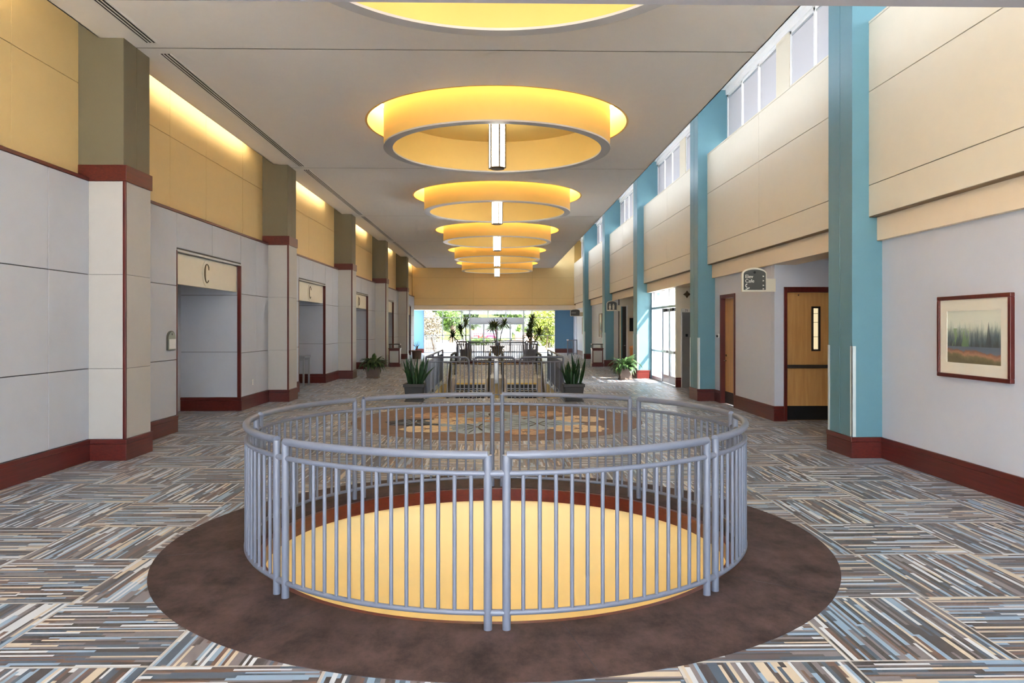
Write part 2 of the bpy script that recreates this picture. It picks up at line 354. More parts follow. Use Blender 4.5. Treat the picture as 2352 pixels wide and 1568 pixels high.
ro = rest.build('carpet', 'carpet', floor); ro['kind'] = 'stuff'
ring = MB().annulus(C1[0], C1[1], RO, RB, -0.006, 0.004, 128).build('carpet_ring', 'brown', floor)
ring['label'] = 'plain dark brown carpet ring'
for a in range(8):
    an = a * math.pi / 4 + 0.2; d = Vector((math.cos(an), math.sin(an), 0))
    q = MB().tube([Vector((C1[0], C1[1], 0.0035)) + d * (RO + 0.02), Vector((C1[0], C1[1], 0.0035)) + d * (RB - 0.02)], 0.0018, 6)
    q.build('seam', 'fdark', ring)
ring2 = MB().annulus(C2[0], C2[1], RO, RB, -0.006, 0.004, 96).build('carpet_ring', 'brown', floor)
ring2['label'] = 'plain dark brown carpet ring'
struct(MB().box(FX0, FX1, YB, OY - 3 * TY, -0.3, -0.001).build('floor_added_bounce', paint('bounce_stone', (226, 222, 214), 0.4, 0.05, 2), org=(0, -1, -0.3)), 'pale stone floor added out of view to bounce light')  # stone floor out of view, added to bounce daylight onto the ceiling
# inlaid medallion
MC = (0.0, 14.94)
med = MB().annulus(MC[0], MC[1], 0.02, 2.8, -0.006, 0.004, 96).build('carpet_medallion', 'tan', floor)
med['label'] = 'round tan carpet medallion with blue and cream flowers'
def petal(m, cx, cy_, r0, r1, w, a, z):
    d = Vector((math.cos(a), math.sin(a))); n_ = Vector((-d.y, d.x)); pts = []
    for t, ww in ((0, 0.35), (0.3, 0.85), (0.6, 1.0), (0.85, 0.65), (1, 0.0), (0.85, -0.65), (0.6, -1.0), (0.3, -0.85), (0, -0.35)):
        q = Vector((cx, cy_)) + d * (r0 + (r1 - r0) * t) + n_ * ww * w; pts.append((q.x, q.y))
    m.prism(pts, z, z + 0.0008, 'Z')
FZ0 = [0.0042]
def flower(cx, cy_, R, n, col, col2):
    z = FZ0[0]; FZ0[0] += 0.0006
    m = MB()
    for i in range(n): petal(m, cx, cy_, 0.08, R, R * 0.36 * 7 / n, 2 * math.pi * i / n + cx, z + 0.00004 * i)
    m.build('flower', col, med)
    m = MB()
    for i in range(n): petal(m, cx, cy_, 0.08, R * 0.55, R * 0.026, 2 * math.pi * (i + .5) / n + cx, z + 0.0011); petal(m, cx, cy_, R * 0.35, R * 0.9, R * 0.013, 2 * math.pi * i / n + cx, z + 0.0013)
    m.build('flower_stroke', col2, med)
for fx, fy, R, n, c in ((-0.35, 13.85, 0.95, 9, 'fblue'), (0.75, 14.3, 0.9, 8, 'fblue'), (-0.15, 15.5, 0.95, 9, 'fblue'), (-1.55, 14.5, 0.6, 7, 'fdark'),
                        (1.45, 13.6, 0.55, 8, 'fcream'), (-1.25, 13.6, 0.5, 7, 'fcream'), (-0.8, 14.75, 0.6, 8, 'fcream'), (1.6, 15.0, 0.55, 7, 'fcream'),
                        (0.9, 15.9, 0.6, 8, 'forange'), (-1.2, 15.6, 0.6, 8, 'forange'), (0.5, 13.15, 0.4, 7, 'forange'), (-0.2, 14.9, 0.4, 6, 'forange')):
    flower(fx, fy, R, n, c, {'fdark': 'fblue', 'fblue': 'fdark', 'fcream': 'forange', 'forange': 'fcream'}[c])

# ------------------------------------------------------------------ round openings (shafts)
def shaft(c, nm):
    s = sroot('wall_' + nm, (c[0], c[1], -2.6))
    MB().annulus(c[0], c[1], RO - 0.05, RO + 0.03, -0.13, 0.0, 128).build('fascia', 'red', s, 40)
    MB().annulus(c[0], c[1], RO - 0.0, RO + 0.06, -2.6, -0.13, 128).build('shaft_lining', 'shaft', s, 40)
shaft(C1, 'shaft_near'); shaft(C2, 'shaft_far')
lower = struct(MB().box(-8, 8, 2, 47, -4.3, -4.1).build('floor_lower', 'shaft', org=(0, 20, -4.3)))
lw_ = sroot('wall_lower', (0, 0, -4.1))
for a in ((-8.1, -8, 2, 47), (8, 8.1, 2, 47), (-8, 8, 1.9, 2), (-8, 8, 47, 47.1)): B(a[0], a[1], a[2], a[3], -4.1, -0.1).build('wall_face', 'shaft', lw_)
# escalator well lining
ww = sroot('wall_well', (0, WY0, -2.6))
B(WX0 - 0.1, WX0, WY0, WY1, -2.6, -0.01).build('lining', 'shaft', ww); B(WX1, WX1 + 0.1, WY0, WY1, -2.6, -0.01).build('lining', 'shaft', ww)
B(WX0, WX1, WY1 + 0.0, WY1 + 0.1, -0.9, -0.02).build('lining', 'shaft', ww)
B(WX0, WX1, WY0 - 0.1, WY0, -0.9, -0.01).build('lining', 'shaft', ww)
# lamps added out of view under the hall floor to supply light
def fill_light(x, y, z, e, label, group, r=0.35):
    t = thing('added_fill_light', label, 'fill_light', (x, y, z), group)
    MB().annulus(x, y, r, r + 0.06, z - 0.03, z, 32).build('trim_ring', 'white', t)
    MB().lathe([(r, z - 0.015), (r, z)], x, y, 32).build('diffuser', emis('fill_diffuser', (255, 236, 200), e), t)
for x, y in ((-3.4, 6.6), (3.4, 6.6), (0, 3.0), (0, 10.2), (-3.4, 22), (3.4, 22), (0, 28), (-3.4, 39), (3.4, 39)):
    fill_light(x, y, -0.2, 14.0, 'round fill light added under the hall floor', 'added fill lights under the floor')

# ------------------------------------------------------------------ ceiling with panels
ceil = sroot('ceiling', (0, 26, ZC)); RC = 2.505
edges = [YB] + [cy(k) + CD / 2 for k in range(0, 5)] + [YE]
RINGY = [6.84 + PITCH * k for k in range(6)]; RINGY[5] = 47.4
for i in range(6):
    y0, y1 = edges[i], edges[i + 1]
    m = MB(); g = 0.012
    hole_rect(m, -5.42, 3.72, y0 + g, y1 - g, (0, RINGY[i]), RC, ZC)
    m.build('ceiling_panel', 'ceil', ceil)
    m = MB(); hole_rect(m, -5.42, 3.72, y0 - 0.05, y1 + 0.05, (0, RINGY[i]), RC + 0.05, ZC + 0.02); m.build('joint_backing', 'ceilj', ceil)
B(-5.42, -5.40, YB, YE, ZC - 0.0, ZC + 0.12).build('edge_lip', 'ceil', ceil); B(3.70, 3.72, YB, YE, ZC, ZC + 0.3).build('edge_lip', 'white', ceil)
roof = sroot('ceiling_upper', (0, 26, 7.62))
B(-8, 7.3, YB - 0.3, YG + 1.2, 7.62, 7.9).build('roof_deck', 'white', roof)  # unseen overhang past the clerestory is added to keep sun off the shades
B(-5.95, -5.28, YB, YE, 6.28, 6.34).build('cove_top', 'yellow', roof)
# header beam across the hall just in front of the camera, and an unseen glazed front added behind it for daylight
YV = -4.0
beam = sroot('wall_front', (0, YF, 2.92)); B(-5.9, 5.74, YF - 0.35, YF, 2.92, 3.5).build('header_beam', paint('header_paint', (140, 138, 142), 0.7), beam)
wf = sroot('window_added_daylight', (0, YV, 0)); wf['label'] = 'tall unseen glazed front added behind the header beam for daylight'
for x in (-5.8, -3.9, -1.95, 0.0, 1.95, 3.9, 5.6): B(x - 0.04, x + 0.04, YV - 0.12, YV, 0, 7.62).build('mullion', 'alu', wf)
for z in (0.0, 2.6, 5.1, 7.5): B(-5.8, 5.6, YV - 0.12, YV, z, z + 0.08).build('rail', 'alu', wf)
for x0, x1 in zip((-5.8, -3.9, -1.95, 0.0, 1.95, 3.9), (-3.9, -1.95, 0.0, 1.95, 3.9, 5.6)):
    for z0, z1 in ((0.08, 2.6), (2.68, 5.1), (5.18, 7.5)): B(x0 + 0.04, x1 - 0.04, YV - 0.06, YV - 0.052, z0, z1).build('pane', 'glass', wf)

# ------------------------------------------------------------------ ceiling rings, lanterns
def place_names(i): return ['nearest the header beam', 'above the carpet medallion', 'above the escalator well', 'behind the escalators', 'above the far round opening', 'against the yellow end wall'][i]
for i, y in enumerate(RINGY):
    t = thing('ceiling_ring', 'large yellow hanging ceiling ring with grey rim, ' + place_names(i), 'ceiling ring', (0, y, 5.255), 'yellow ceiling rings')
    MB().annulus(0, y, 2.03, 2.195, 5.285, 6.02, 128).build('drum', 'ring', t, 40)
    MB().annulus(0, y, 2.025, 2.2, 5.255, 5.285, 128).build('rim', 'rim', t, 40)
    MB().lathe([(2.03, 5.93), (2.03, 5.96)], 0, y, 96).build('drum_top', 'ring', t, 40)
    MB().annulus(0, y, RC, RC + 0.04, ZC - 0.002, 6.4, 128).build('recess_wall', 'ring', t, 40)
    MB().lathe([(RC + 0.04, 6.4), (RC + 0.04, 6.44)], 0, y, 96).build('recess_top', 'ring', t, 40)
    ag = [2 * math.pi * k / 40 for k in range(40)]
    MB().tube([(2.35 * math.cos(a), y + 2.35 * math.sin(a), 6.27) for a in ag], 0.03, 5, True).build('cove_lamp', 'cove', t, 60)
    for k in range(4):
        a = k * math.pi / 2 + 0.4; MB().tube([(2.1 * math.cos(a), y + 2.1 * math.sin(a), 6.0), (2.1 * math.cos(a), y + 2.1 * math.sin(a), 6.42)], 0.012, 6).build('hanger_rod', 'alu', t)
    p = thing('pendant_lantern', 'glowing six-sided glass lantern inside the ceiling ring ' + place_names(i), 'pendant lamp', (0, y, 4.9), 'pendant lanterns')
    hx = [(0.165 * math.cos(math.pi / 6 + k * math.pi / 3 + .25), y + 0.165 * math.sin(math.pi / 6 + k * math.pi / 3 + .25)) for k in range(6)]
    for k in range(6):
        a, b = Vector(hx[k]), Vector(hx[(k + 1) % 6]); e = (b - a) * 0.06
        a2, b2 = a + e, b - e; n_ = Vector(((a2 + b2).x / 2, (a2 + b2).y / 2 - y)).normalized() * 0.006
        MB().prism([tuple(a2), tuple(b2), tuple(b2 - n_), tuple(a2 - n_)], 4.94, 5.84, 'Z').build('glass_pane', 'lamp', p)
        MB().tube([(hx[k][0], hx[k][1], 4.92), (hx[k][0], hx[k][1], 5.86)], 0.015, 6).build('frame_bar', 'bronze', p)
    MB().tube([(q[0], q[1], 4.925) for q in hx], 0.012, 6, True).build('bottom_ring', 'bronze', p)
    MB().tube([(q[0], q[1], 5.855) for q in hx], 0.012, 6, True).build('top_ring', 'bronze', p)
    MB().lathe([(0.13, 4.905), (0.14, 4.92)], 0, y, 24).build('bottom_cap', 'bronze', p)
    MB().lathe([(0.17, 5.86), (0.03, 5.885), (0.012, 5.9), (0.012, 5.93)], 0, y, 16).build('stem', 'bronze', p, 40)
# linear air diffusers
for i in range(6):
    y0, y1 = edges[i] + 0.22, edges[i + 1] - 0.22
    t = thing('air_diffuser', 'long slotted ceiling air diffuser beside the ring ' + place_names(i), 'air diffuser', (-4.78, (y0 + y1) / 2, ZC - 0.014), 'ceiling air diffusers')
    B(-4.85, -4.71, y0, y1, ZC - 0.006, ZC - 0.001).build('slot_back', 'black', t)
    for x in (-4.86, -4.815, -4.765, -4.715): B(x, x + 0.014, y0, y1, ZC - 0.014, ZC - 0.001).build('slat', 'white', t)

# ------------------------------------------------------------------ left wall
wl_ = struct(MB().box(-5.95, -5.82, YB, YG, 3.17, 7.62).build('wall_left', 'greyback', org=(-5.88, 20, 0)), 'grey panelled wall with yellow upper panels and letter entrances')
RZ = [0.29, 1.25, 2.53, 3.80]
def pane_x(x0, x1, ya, yb, za, zb, mat, parent, name='panel', g=0.006): return B(x0, x1, ya + g, yb - g, za + g, zb - g).build(name, mat, parent, bevel=0.003)
bl = sroot('baseboard_left', (-5.54, 20, 0)); tl = sroot('trim_1', (-5.6, 20, 3.8))
def base_x(parent, xw, s, ya, yb):     # board along y on a wall at xw, s = direction into the room
    B(xw, xw + s * 0.022, ya, yb, 0, 0.225).build('board', 'red', parent, bevel=0.003); B(xw, xw + s * 0.03, ya, yb, 0.228, 0.29).build('cap', 'red', parent, bevel=0.005)
def base_y(parent, yw, xa, xb):        # board along x facing the camera
    B(xa, xb, yw - 0.022, yw, 0, 0.225).build('board', 'red', parent, bevel=0.003); B(xa, xb, yw - 0.03, yw, 0.228, 0.29).build('cap', 'red', parent, bevel=0.005)
for k in range(-2, 5):
    o = PITCH * k; a, b = cy(k) + CD, cy(k + 1); o1, o2 = 13.35 + o, 16.65 + o
    # backing with an opening
    for y0, y1, z0, z1 in ((a - CD, o1 - 0.03, 0, 3.8), (o2 + 0.03, b, 0, 3.8), (o1, o2, 3.16, 3.8)): B(-5.83, XL - 0.018, y0, y1, z0, z1).build('backing', 'greyback', wl_)
    B(-5.83, XLU - 0.018, a - CD, b, 3.8, 6.28).build('backing', 'yjoint', wl_)
    for y0, y1 in ((a, 12.3 + o), (12.3 + o, o1), (o2, 17.7 + o), (17.7 + o, b)):
        for z0, z1 in zip(RZ, RZ[1:]): pane_x(XL - 0.02, XL, y0, y1, z0, z1, 'grey', wl_)
    for y0, y1 in ((o1, 15.0 + o), (15.0 + o, o2)): pane_x(XL - 0.02, XL, y0, y1, 3.19, 3.80, 'grey', wl_)
    ys = [a, 13.4 + o, 15.05 + o, 17.2 + o, b]
    for y0, y1 in zip(ys, ys[1:]):
        pane_x(XLU - 0.02, XLU, y0, y1, 3.80, 5.13, 'yellow', wl_, 'upper_panel', 0.004); pane_x(XLU - 0.02, XLU, y0, y1, 5.13, 6.28, 'yellow', wl_, 'upper_panel', 0.004)
    B(-5.72, XL + 0.012, a, b, 3.80, 3.845).build('ledge', 'red', tl, bevel=0.004)
    # recess
    xb_ = -6.84
    for z0, z1 in ((0.29, 1.27), (1.27, 2.50), (2.50, 3.12)): B(xb_, XL - 0.03, o2 + 0.004, o2 + 0.02, z0 + 0.005, z1 - 0.005).build('recess_panel', 'grey', wl_); B(xb_, XL - 0.03, o1 - 0.02, o1 - 0.004, z0 + 0.005, z1 - 0.005).build('recess_panel', 'grey', wl_)
    B(xb_ - 0.1, XL - 0.03, o2 + 0.02, o2 + 0.06, 0, 3.14).build('recess_side', 'greyback', wl_); B(xb_ - 0.1, XL - 0.03, o1 - 0.06, o1 - 0.02, 0, 3.14).build('recess_side', 'greyback', wl_)
    B(xb_ - 0.1, xb_, o1 - 0.06, o2 + 0.06, 0, 3.14).build('recess_back', 'grey', wl_); B(xb_ - 0.1, XL - 0.14, o1 - 0.06, o2 + 0.06, 3.1, 3.16).build('recess_top', 'grey', wl_)
    base_x(bl, XL, 1, a, o1); base_x(bl, XL, 1, o2, b); base_y(bl, o2 + 0.004, xb_, XL + 0.02)
    # jamb trims and head
    for yj in (o1, o2): B(XL - 0.07, XL + 0.008, yj - 0.02, yj + 0.02, 0.0 if yj == o1 else 0.0, 3.15).build('jamb_trim', 'redz', tl, bevel=0.003)
    B(XL - 0.09, XL + 0.01, o1, o2, 3.13, 3.165).build('head_trim', 'alu', tl); B(XL - 0.09, XL + 0.004, o1, o2, 3.168, 3.187).build('head_trim', 'dark', tl)
    if k < 0: continue
    let = ['C', 'C', 'D', 'D', 'E'][k]
    where = ['beside the arched wall plaque', 'over the recess with the grey table', 'behind the leafy plant in the brown planter', 'behind the far red waste bin', 'by the blue end wall'][k]
    t = thing('entrance_sign', 'cream header with oval letter %s, %s' % (let, where), 'sign', (XL - 0.1, 15 + o, 2.57), 'entrance headers')
    B(XL - 0.14, XL - 0.075, o1 + 0.012, o2 - 0.03, 2.57, 3.12).build('header_board', 'signc', t, bevel=0.004)
    yc, zc = 14.86 + o, 2.845
    md = MB().prism([(yc + 0.19 * math.cos(q), zc + 0.245 * math.sin(q)) for q in [2 * math.pi * j / 40 for j in range(40)]], XL - 0.075, XL - 0.055, 'X').build('medallion', 'signc', t, bevel=0.004)
    m = MB(); n = 26
    if let == 'C':
        A0, A1 = math.radians(48), math.radians(312)
        for j in range(n):
            q0, q1 = A0 + (A1 - A0) * j / n, A0 + (A1 - A0) * (j + 1) / n
            def pt(q, inn):
                w = 0.012 + 0.04 * max(0, -math.cos(q)) ** 1.3
                return (yc + (0.125 - (w if inn else 0)) * math.cos(q), zc + (0.185 - (0.016 if inn else 0)) * math.sin(q))
            m.prism([pt(q0, 0), pt(q1, 0), pt(q1, 1), pt(q0, 1)], XL - 0.055, XL - 0.043, 'X')
        m.prism([(yc + 0.075, zc + 0.14), (yc + 0.1, zc + 0.14), (yc + 0.1, zc + 0.07), (yc + 0.09, zc + 0.07)], XL - 0.055, XL - 0.043, 'X')
    else:
        m.prism([(yc - 0.1, zc - 0.17), (yc - 0.055, zc - 0.17), (yc - 0.055, zc + 0.17), (yc - 0.1, zc + 0.17)], XL - 0.055, XL - 0.043, 'X')
        if let == 'D':
            for j in range(16):
                q0, q1 = -math.pi / 2 + math.pi * j / 16, -math.pi / 2 + math.pi * (j + 1) / 16
                m.prism([(yc - 0.06 + 0.17 * math.cos(q), zc + 0.17 * math.sin(q)) for q in (q0, q1)] + [(yc - 0.06 + 0.125 * math.cos(q), zc + 0.155 * math.sin(q)) for q in (q1, q0)], XL - 0.055, XL - 0.043, 'X')
        else:
            for z in (-0.155, 0, 0.155): m.prism([(yc - 0.06, zc + z - 0.015), (yc + 0.09, zc + z - 0.015), (yc + 0.09, zc + z + 0.015), (yc - 0.06, zc + z + 0.015)], XL - 0.055, XL - 0.043, 'X')
    m.build('letter', 'bronze', md)
# left columns
CW = ['beside the bare grey wall panels', 'between the two C entrances', 'between the table recess and the leafy plant', 'beside the waste bin on the letter side', 'beside the blue end wall']
for k in range(-2, 5):
    y0, y1 = cy(k), cy(k) + CD
    t = thing('column', 'grey clad column with red band and olive top, ' + (CW[k] if k >= 0 else ['nearest the header beam', 'by the added glazed front'][-1 - k]), 'column', ((XLC + XL) / 2, (y0 + y1) / 2, 0), 'columns of the letter wall')
    for z0, z1 in zip([0.29] + RZ[1:], RZ[1:]): B(-5.7, XLC - 0.006, y0, y1, z0 + 0.002, z1 - 0.002).build('cladding', 'colgrey', t, bevel=0.004)
    B(-5.72, XLC - 0.01, y0 + 0.01, y1 - 0.01, 0, 3.8).build('core', 'greyback', t)
    B(XLC - 0.04, XLC, y0 - 0.006, y0 + 0.03, 0.29, 3.80).build('corner_strip', 'redz', t, bevel=0.004)
    B(-5.72, XLC + 0.016, y0 - 0.016, y1 + 0.016, 3.80, 4.02).build('band', 'red', t, bevel=0.005)
    B(-5.82, XLC - 0.03, y0 + 0.004, (y0 + y1) / 2 - 0.004, 4.02, ZC + 0.4).build('upper_shaft', 'olive', t, bevel=0.004)
    B(-5.82, XLC - 0.03, (y0 + y1) / 2 + 0.004, y1 + 0.02, 4.02, ZC + 0.4).build('upper_shaft', 'olive', t, bevel=0.004)
    B(-5.82, XLC - 0.045, y0 + 0.02, y1, 4.02, ZC + 0.4).build('upper_core', 'dark', t)
    pl = B(-5.72, XLC + 0.016, y0 - 0.02, y1 + 0.02, 0, 0.225).build('plinth', 'red', t, bevel=0.004); B(-5.72, XLC + 0.022, y0 - 0.026, y1 + 0.026, 0.228, 0.29).build('plinth_cap', 'red', pl, bevel=0.006)
# cove tubes above the left ceiling edge
for k in range(-2, 5):
    a, b = max(cy(k) + CD + 0.3, YB + 0.4), cy(k + 1) - (1.6 if k < 0 else 1.2 if k == 0 else 1.6)
    if k == 4: b = YE - 0.3
    t = thing('cove_light', 'warm light tube in the cove of the yellow wall bay ' + ['over the first letter C', 'over the table recess', 'over the leafy plant', 'over the waste bin', 'beside the yellow end wall', 'by the entrance front', 'over the bare grey panels'][k], 'cove light', (-5.36, (a + b) / 2, 5.88), 'cove tubes over the yellow wall')
    MB().tube([(-5.37, a, 5.93), (-5.37, b, 5.93)], 0.022, 8).build('tube', 'covel', t, 60); B(-5.395, -5.34, a, b, 5.87, 5.9).build('batten', 'white', t)
RW = ['beside the framed watercolour', 'between the narrow maple door and the steel panel', 'beside the glazed doors and the leafy plant', 'behind the waste bin on the picture side', 'nearest the blue end wall', 'by the added glazed front', 'nearest the header beam']
# cool fill tubes added out of view on the right ceiling edge
for k in range(-2, 5):
    a, b = max(cy(k) + CD + 0.2, YB + 0.4), cy(k + 1) - 0.2
    t = thing('added_slot_fill', 'added cool fill tube below the clerestory, %s' % RW[k], 'cove light', (3.8, (a + b) / 2, 6.05), 'added fill tubes in the clerestory slot')
    MB().tube([(3.84, a, 6.1), (3.84, b, 6.1)], 0.03, 8).build('tube', 'slot', t, 60); B(3.722, 3.9, a, b, 6.02, 6.05).build('batten', 'white', t)
# plaque and outlet
t = thing('wall_plaque', 'small arched grey wall plaque with white card and hole', 'plaque', (XL, 13.07, 1.42))
pts = [(12.92, 1.42), (13.22, 1.42)] + [(13.07 + 0.15 * math.cos(q), 1.62 + 0.13 * math.sin(q)) for q in [math.pi * j / 14 for j in range(15)]]
MB().prism(pts, XL, XL + 0.035, 'X').build('plate', 'signg', t, bevel=0.004)
MB().prism([(p[0] * 0.92 + 13.07 * 0.08, p[1] * 0.92 + 1.57 * 0.08) for p in pts], XL + 0.034, XL + 0.038, 'X').build('face', paint('plaque_face', (150, 160, 152), 0.5), t)
B(XL + 0.037, XL + 0.043, 12.955, 13.205, 1.445, 1.61).build('card', 'white', t); MB().tube([(XL + 0.03, 13.07, 1.69), (XL + 0.041, 13.07, 1.69)], 0.017, 12).build('hole', 'black', t)
t = thing('wall_outlet', 'white power outlet low on the wall past the first C entrance', 'outlet', (XL, 17.45, 0.5)); B(XL, XL + 0.01, 17.41, 17.49, 0.5, 0.62).build('cover', 'white', t, bevel=0.003)
for z in (0.53, 0.575): B(XL + 0.009, XL + 0.013, 17.435, 17.465, z, z + 0.025).build('socket', 'alu', t)

# ------------------------------------------------------------------ right wall
wr = sroot('wall_right', (XR + 0.2, 20, 0)); br = sroot('baseboard_right', (XR, 20, 0)); tr_ = sroot('trim_2', (5.4, 20, 3.0))
def rwall(y0, y1, z0=0, z1=3.04): B(XR, XR + 0.2, y0, y1, z0, z1).build('wall_face', 'rwall', wr)
for k in range(-2, 5):
    a, b = cy(k) + CD, cy(k + 1); c = (a + b) / 2
    B(XP + 0.02, 5.72, a - 0.4, b + 0.4, 3.36, 6.0).build('backing', 'cjoint', wr)
    pane_x(XP, XP + 0.021, a, b, 3.34, 3.775, 'cream', wr, 'upper_panel', 0.005)
    for y0, y1 in ((a, c), (c, b)):
        pane_x(XP, XP + 0.021, y0, y1, 3.775, 5.07, 'cream', wr, 'upper_panel', 0.005); pane_x(XP, XP + 0.021, y0, y1, 5.07, 6.02, 'cream', wr, 'upper_panel', 0.005)
    B(XP, 5.72, a, b, 6.02, 6.05).build('sill', 'cream', wr); B(XP + 0.01, 5.72, a, b, 3.335, 3.36).build('panel_bottom', 'cjoint', wr)
    B(5.265, 5.75, a, b, 3.01, 3.335).build('beam', 'peach', wr, bevel=0.004)
    B(5.62, 5.75, c - 0.34, c + 0.34, 6.05, 7.62).build('pier', 'cream', wr)
    B(5.60, 5.75, a, b, 7.5, 7.62).build('window_head', 'white', wr)
# wall stretches below the beam
rwall(YB, cy(0) + 0.2); rwall(14.81, 17.05); rwall(18.12, cy(1) + 0.2); rwall(17.05, 18.12, 2.55)
for k in (3, 4): rwall(cy(k) + 0.1, cy(k + 1) + (0.2 if k == 3 else 0))
rwall(33.25, cy(3) + 0.2)
base_x(br, XR, -1, YB, cy(0)); base_x(br, XR, -1, 14.62, 17.03); base_x(br, XR, -1, 18.14, cy(1)); base_x(br, XR, -1, 33.1, cy(3))
for k in (3, 4): base_x(br, XR, -1, cy(k) + CD, cy(k + 1) if k == 3 else YE)
# alcoves
def alcove(y0, yw, xr, zc, mat='rwall'):
    B(xr, xr + 0.1, y0 - 0.5, yw + 0.3, 0, zc + 0.1).build('alcove_side', mat, wr); B(XR - 0.02, xr + 0.1, y0 - 0.6, yw + 0.3, zc, zc + 0.1).build('alcove_ceiling', 'ceil', wr); B(XR, xr + 0.1, y0 - 0.6, y0 - 0.5, 0, zc).build('alcove_near_side', mat, wr)
alcove(11.24, 14.62, 6.75, 3.1)
B(XR, 5.519, 14.62, 14.8, 0, 3.04).build('alcove_wall', 'rwall', wr); B(6.58, 6.8, 14.62, 14.8, 0, 3.1).build('alcove_wall', 'rwall', wr); B(5.519, 6.58, 14.62, 14.8, 2.585, 3.1).build('alcove_wall', 'rwall', wr)
base_y(br, 14.62, XR - 0.02, 5.519); B(5.45, 6.85, 14.9, 15.0, 0, 3.2).build('light_stop', 'greyback', wr)  # last panel is added behind the door to block outside light
# alcove door
d1 = sroot('door_1', (6.05, 14.62, 0)); d1['label'] = 'wide maple door with slim lite, black panic bar and black kick plate'
for x0, x1, z0, z1 in ((5.519, 5.58, 0, 2.585), (6.52, 6.58, 0, 2.585), (5.58, 6.52, 2.485, 2.585)): B(x0, x1, 14.59, 14.78, z0, z1).build('frame', 'redz', d1, bevel=0.004)
df = MB(); lx0, lx1, lz0, lz1 = 6.085, 6.235, 1.36, 2.2
for x0, x1, z0, z1 in ((5.585, lx0, 0.012, 2.48), (lx1, 6.515, 0.012, 2.48), (lx0, lx1, 0.012, lz0), (lx0, lx1, lz1, 2.48)): df.box(x0, x1, 14.66, 14.705, z0, z1)
leaf = df.build('door_leaf', 'maple', d1)
for x0, x1, z0, z1 in ((lx0 - .012, lx0 + .025, lz0 - .012, lz1 + .012), (lx1 - .025, lx1 + .012, lz0 - .012, lz1 + .012), (lx0, lx1, lz0 - .012, lz0 + .025), (lx0, lx1, lz1 - .025, lz1 + .012)): B(x0, x1, 14.645, 14.72, z0, z1).build('lite_frame', 'dark', leaf)
B(lx0, lx1, 14.68, 14.686, lz0, lz1).build('lite_glass', emis('painted_lite_glow', (255, 232, 180), 0.13), leaf)  # pane glows to stand in for light from a room behind
for z in (1.62, 1.9, 2.07): B(lx0, lx1, 14.676, 14.68, z, z + 0.008).build('lite_wire', 'dark', leaf)
B(5.59, 6.40, 14.59, 14.64, 1.02, 1.085).build('panic_bar', 'dark', leaf, bevel=0.006); B(6.39, 6.48, 14.58, 14.66, 0.95, 1.17).build('bar_head', 'black', leaf, bevel=0.006)
B(5.59, 6.51, 14.654, 14.66, 0.02, 0.29).build('kick_plate', 'black', leaf)
MB().tube([(5.82, 14.66, 2.43), (5.82, 14.645, 2.43)], 0.012, 10).build('viewer', 'dark', leaf)
# narrow side door on the right wall
d2 = sroot('door_2', (XR, 17.58, 0)); d2['label'] = 'narrow maple door in a deep red frame on the grey side wall'
for y0, y1, z0, z1 in ((18.08, 18.14, 0, 2.57), (17.03, 17.09, 0, 2.57), (17.09, 18.08, 2.49, 2.57)): B(XR - 0.03, XR + 0.16, y0, y1, z0, z1).build('frame', 'redz', d2, bevel=0.004)
l2 = B(XR + 0.085, XR + 0.13, 17.095, 18.075, 0.012, 2.485).build('door_leaf', 'maple', d2); B(XR + 0.08, XR + 0.086, 17.1, 18.07, 0.015, 0.29).build('kick_plate', 'black', l2)
MB().tube([(XR + 0.085, 17.98, 1.02), (XR + 0.03, 17.98, 1.02), (XR + 0.025, 17.86, 1.02)], 0.011, 8).build('lever_handle', 'bronze', l2, 60); MB().tube([(XR + 0.085, 17.98, 1.14), (XR + 0.065, 17.98, 1.14)], 0.025, 12).build('lock', 'bronze', l2)
# glazed doors bay 1
GX = 5.42
alcove(19.38, 22.86, 7.0, 3.1)
B(GX - 0.04, 7.05, 22.86, 23.0, 0, 3.1).build('alcove_wall', 'cream', wr); base_y(br, 22.86, GX - 0.06, 5.52)
d3 = sroot('door_3', (GX, 24.1, 0)); d3['label'] = 'aluminium glazed double doors with transom and sidelight in the right wall'
for y in (23.03, 25.0, 26.25, 26.7): B(GX, GX + 0.1, y, y + 0.06, 0, 3.05).build('mullion', 'alu', d3)
B(GX, GX + 0.1, 23.03, 26.75, 2.42, 2.49).build('transom', 'alu', d3); B(GX, GX + 0.1, 23.03, 26.75, 3.0, 3.06).build('transom', 'alu', d3); B(GX, GX + 0.1, 25.06, 26.75, 0.98, 1.03).build('rail', 'alu', d3); B(GX, GX + 0.1, 25.06, 26.75, 0, 0.12).build('rail', 'alu', d3)
for y0, y1, z0, z1 in ((23.09, 24.03, 2.49, 3.0), (24.07, 25.0, 2.49, 3.0), (25.06, 26.25, 2.49, 3.0), (25.06, 26.25, 1.03, 2.42), (25.06, 26.25, 0.12, 0.98), (26.31, 26.7, 0.12, 3.0)): B(GX + 0.045, GX + 0.053, y0, y1, z0, z1).build('pane', 'glass', d3)
B(GX, GX + 0.1, 24.02, 24.08, 2.49, 3.0).build('mullion', 'alu', d3)
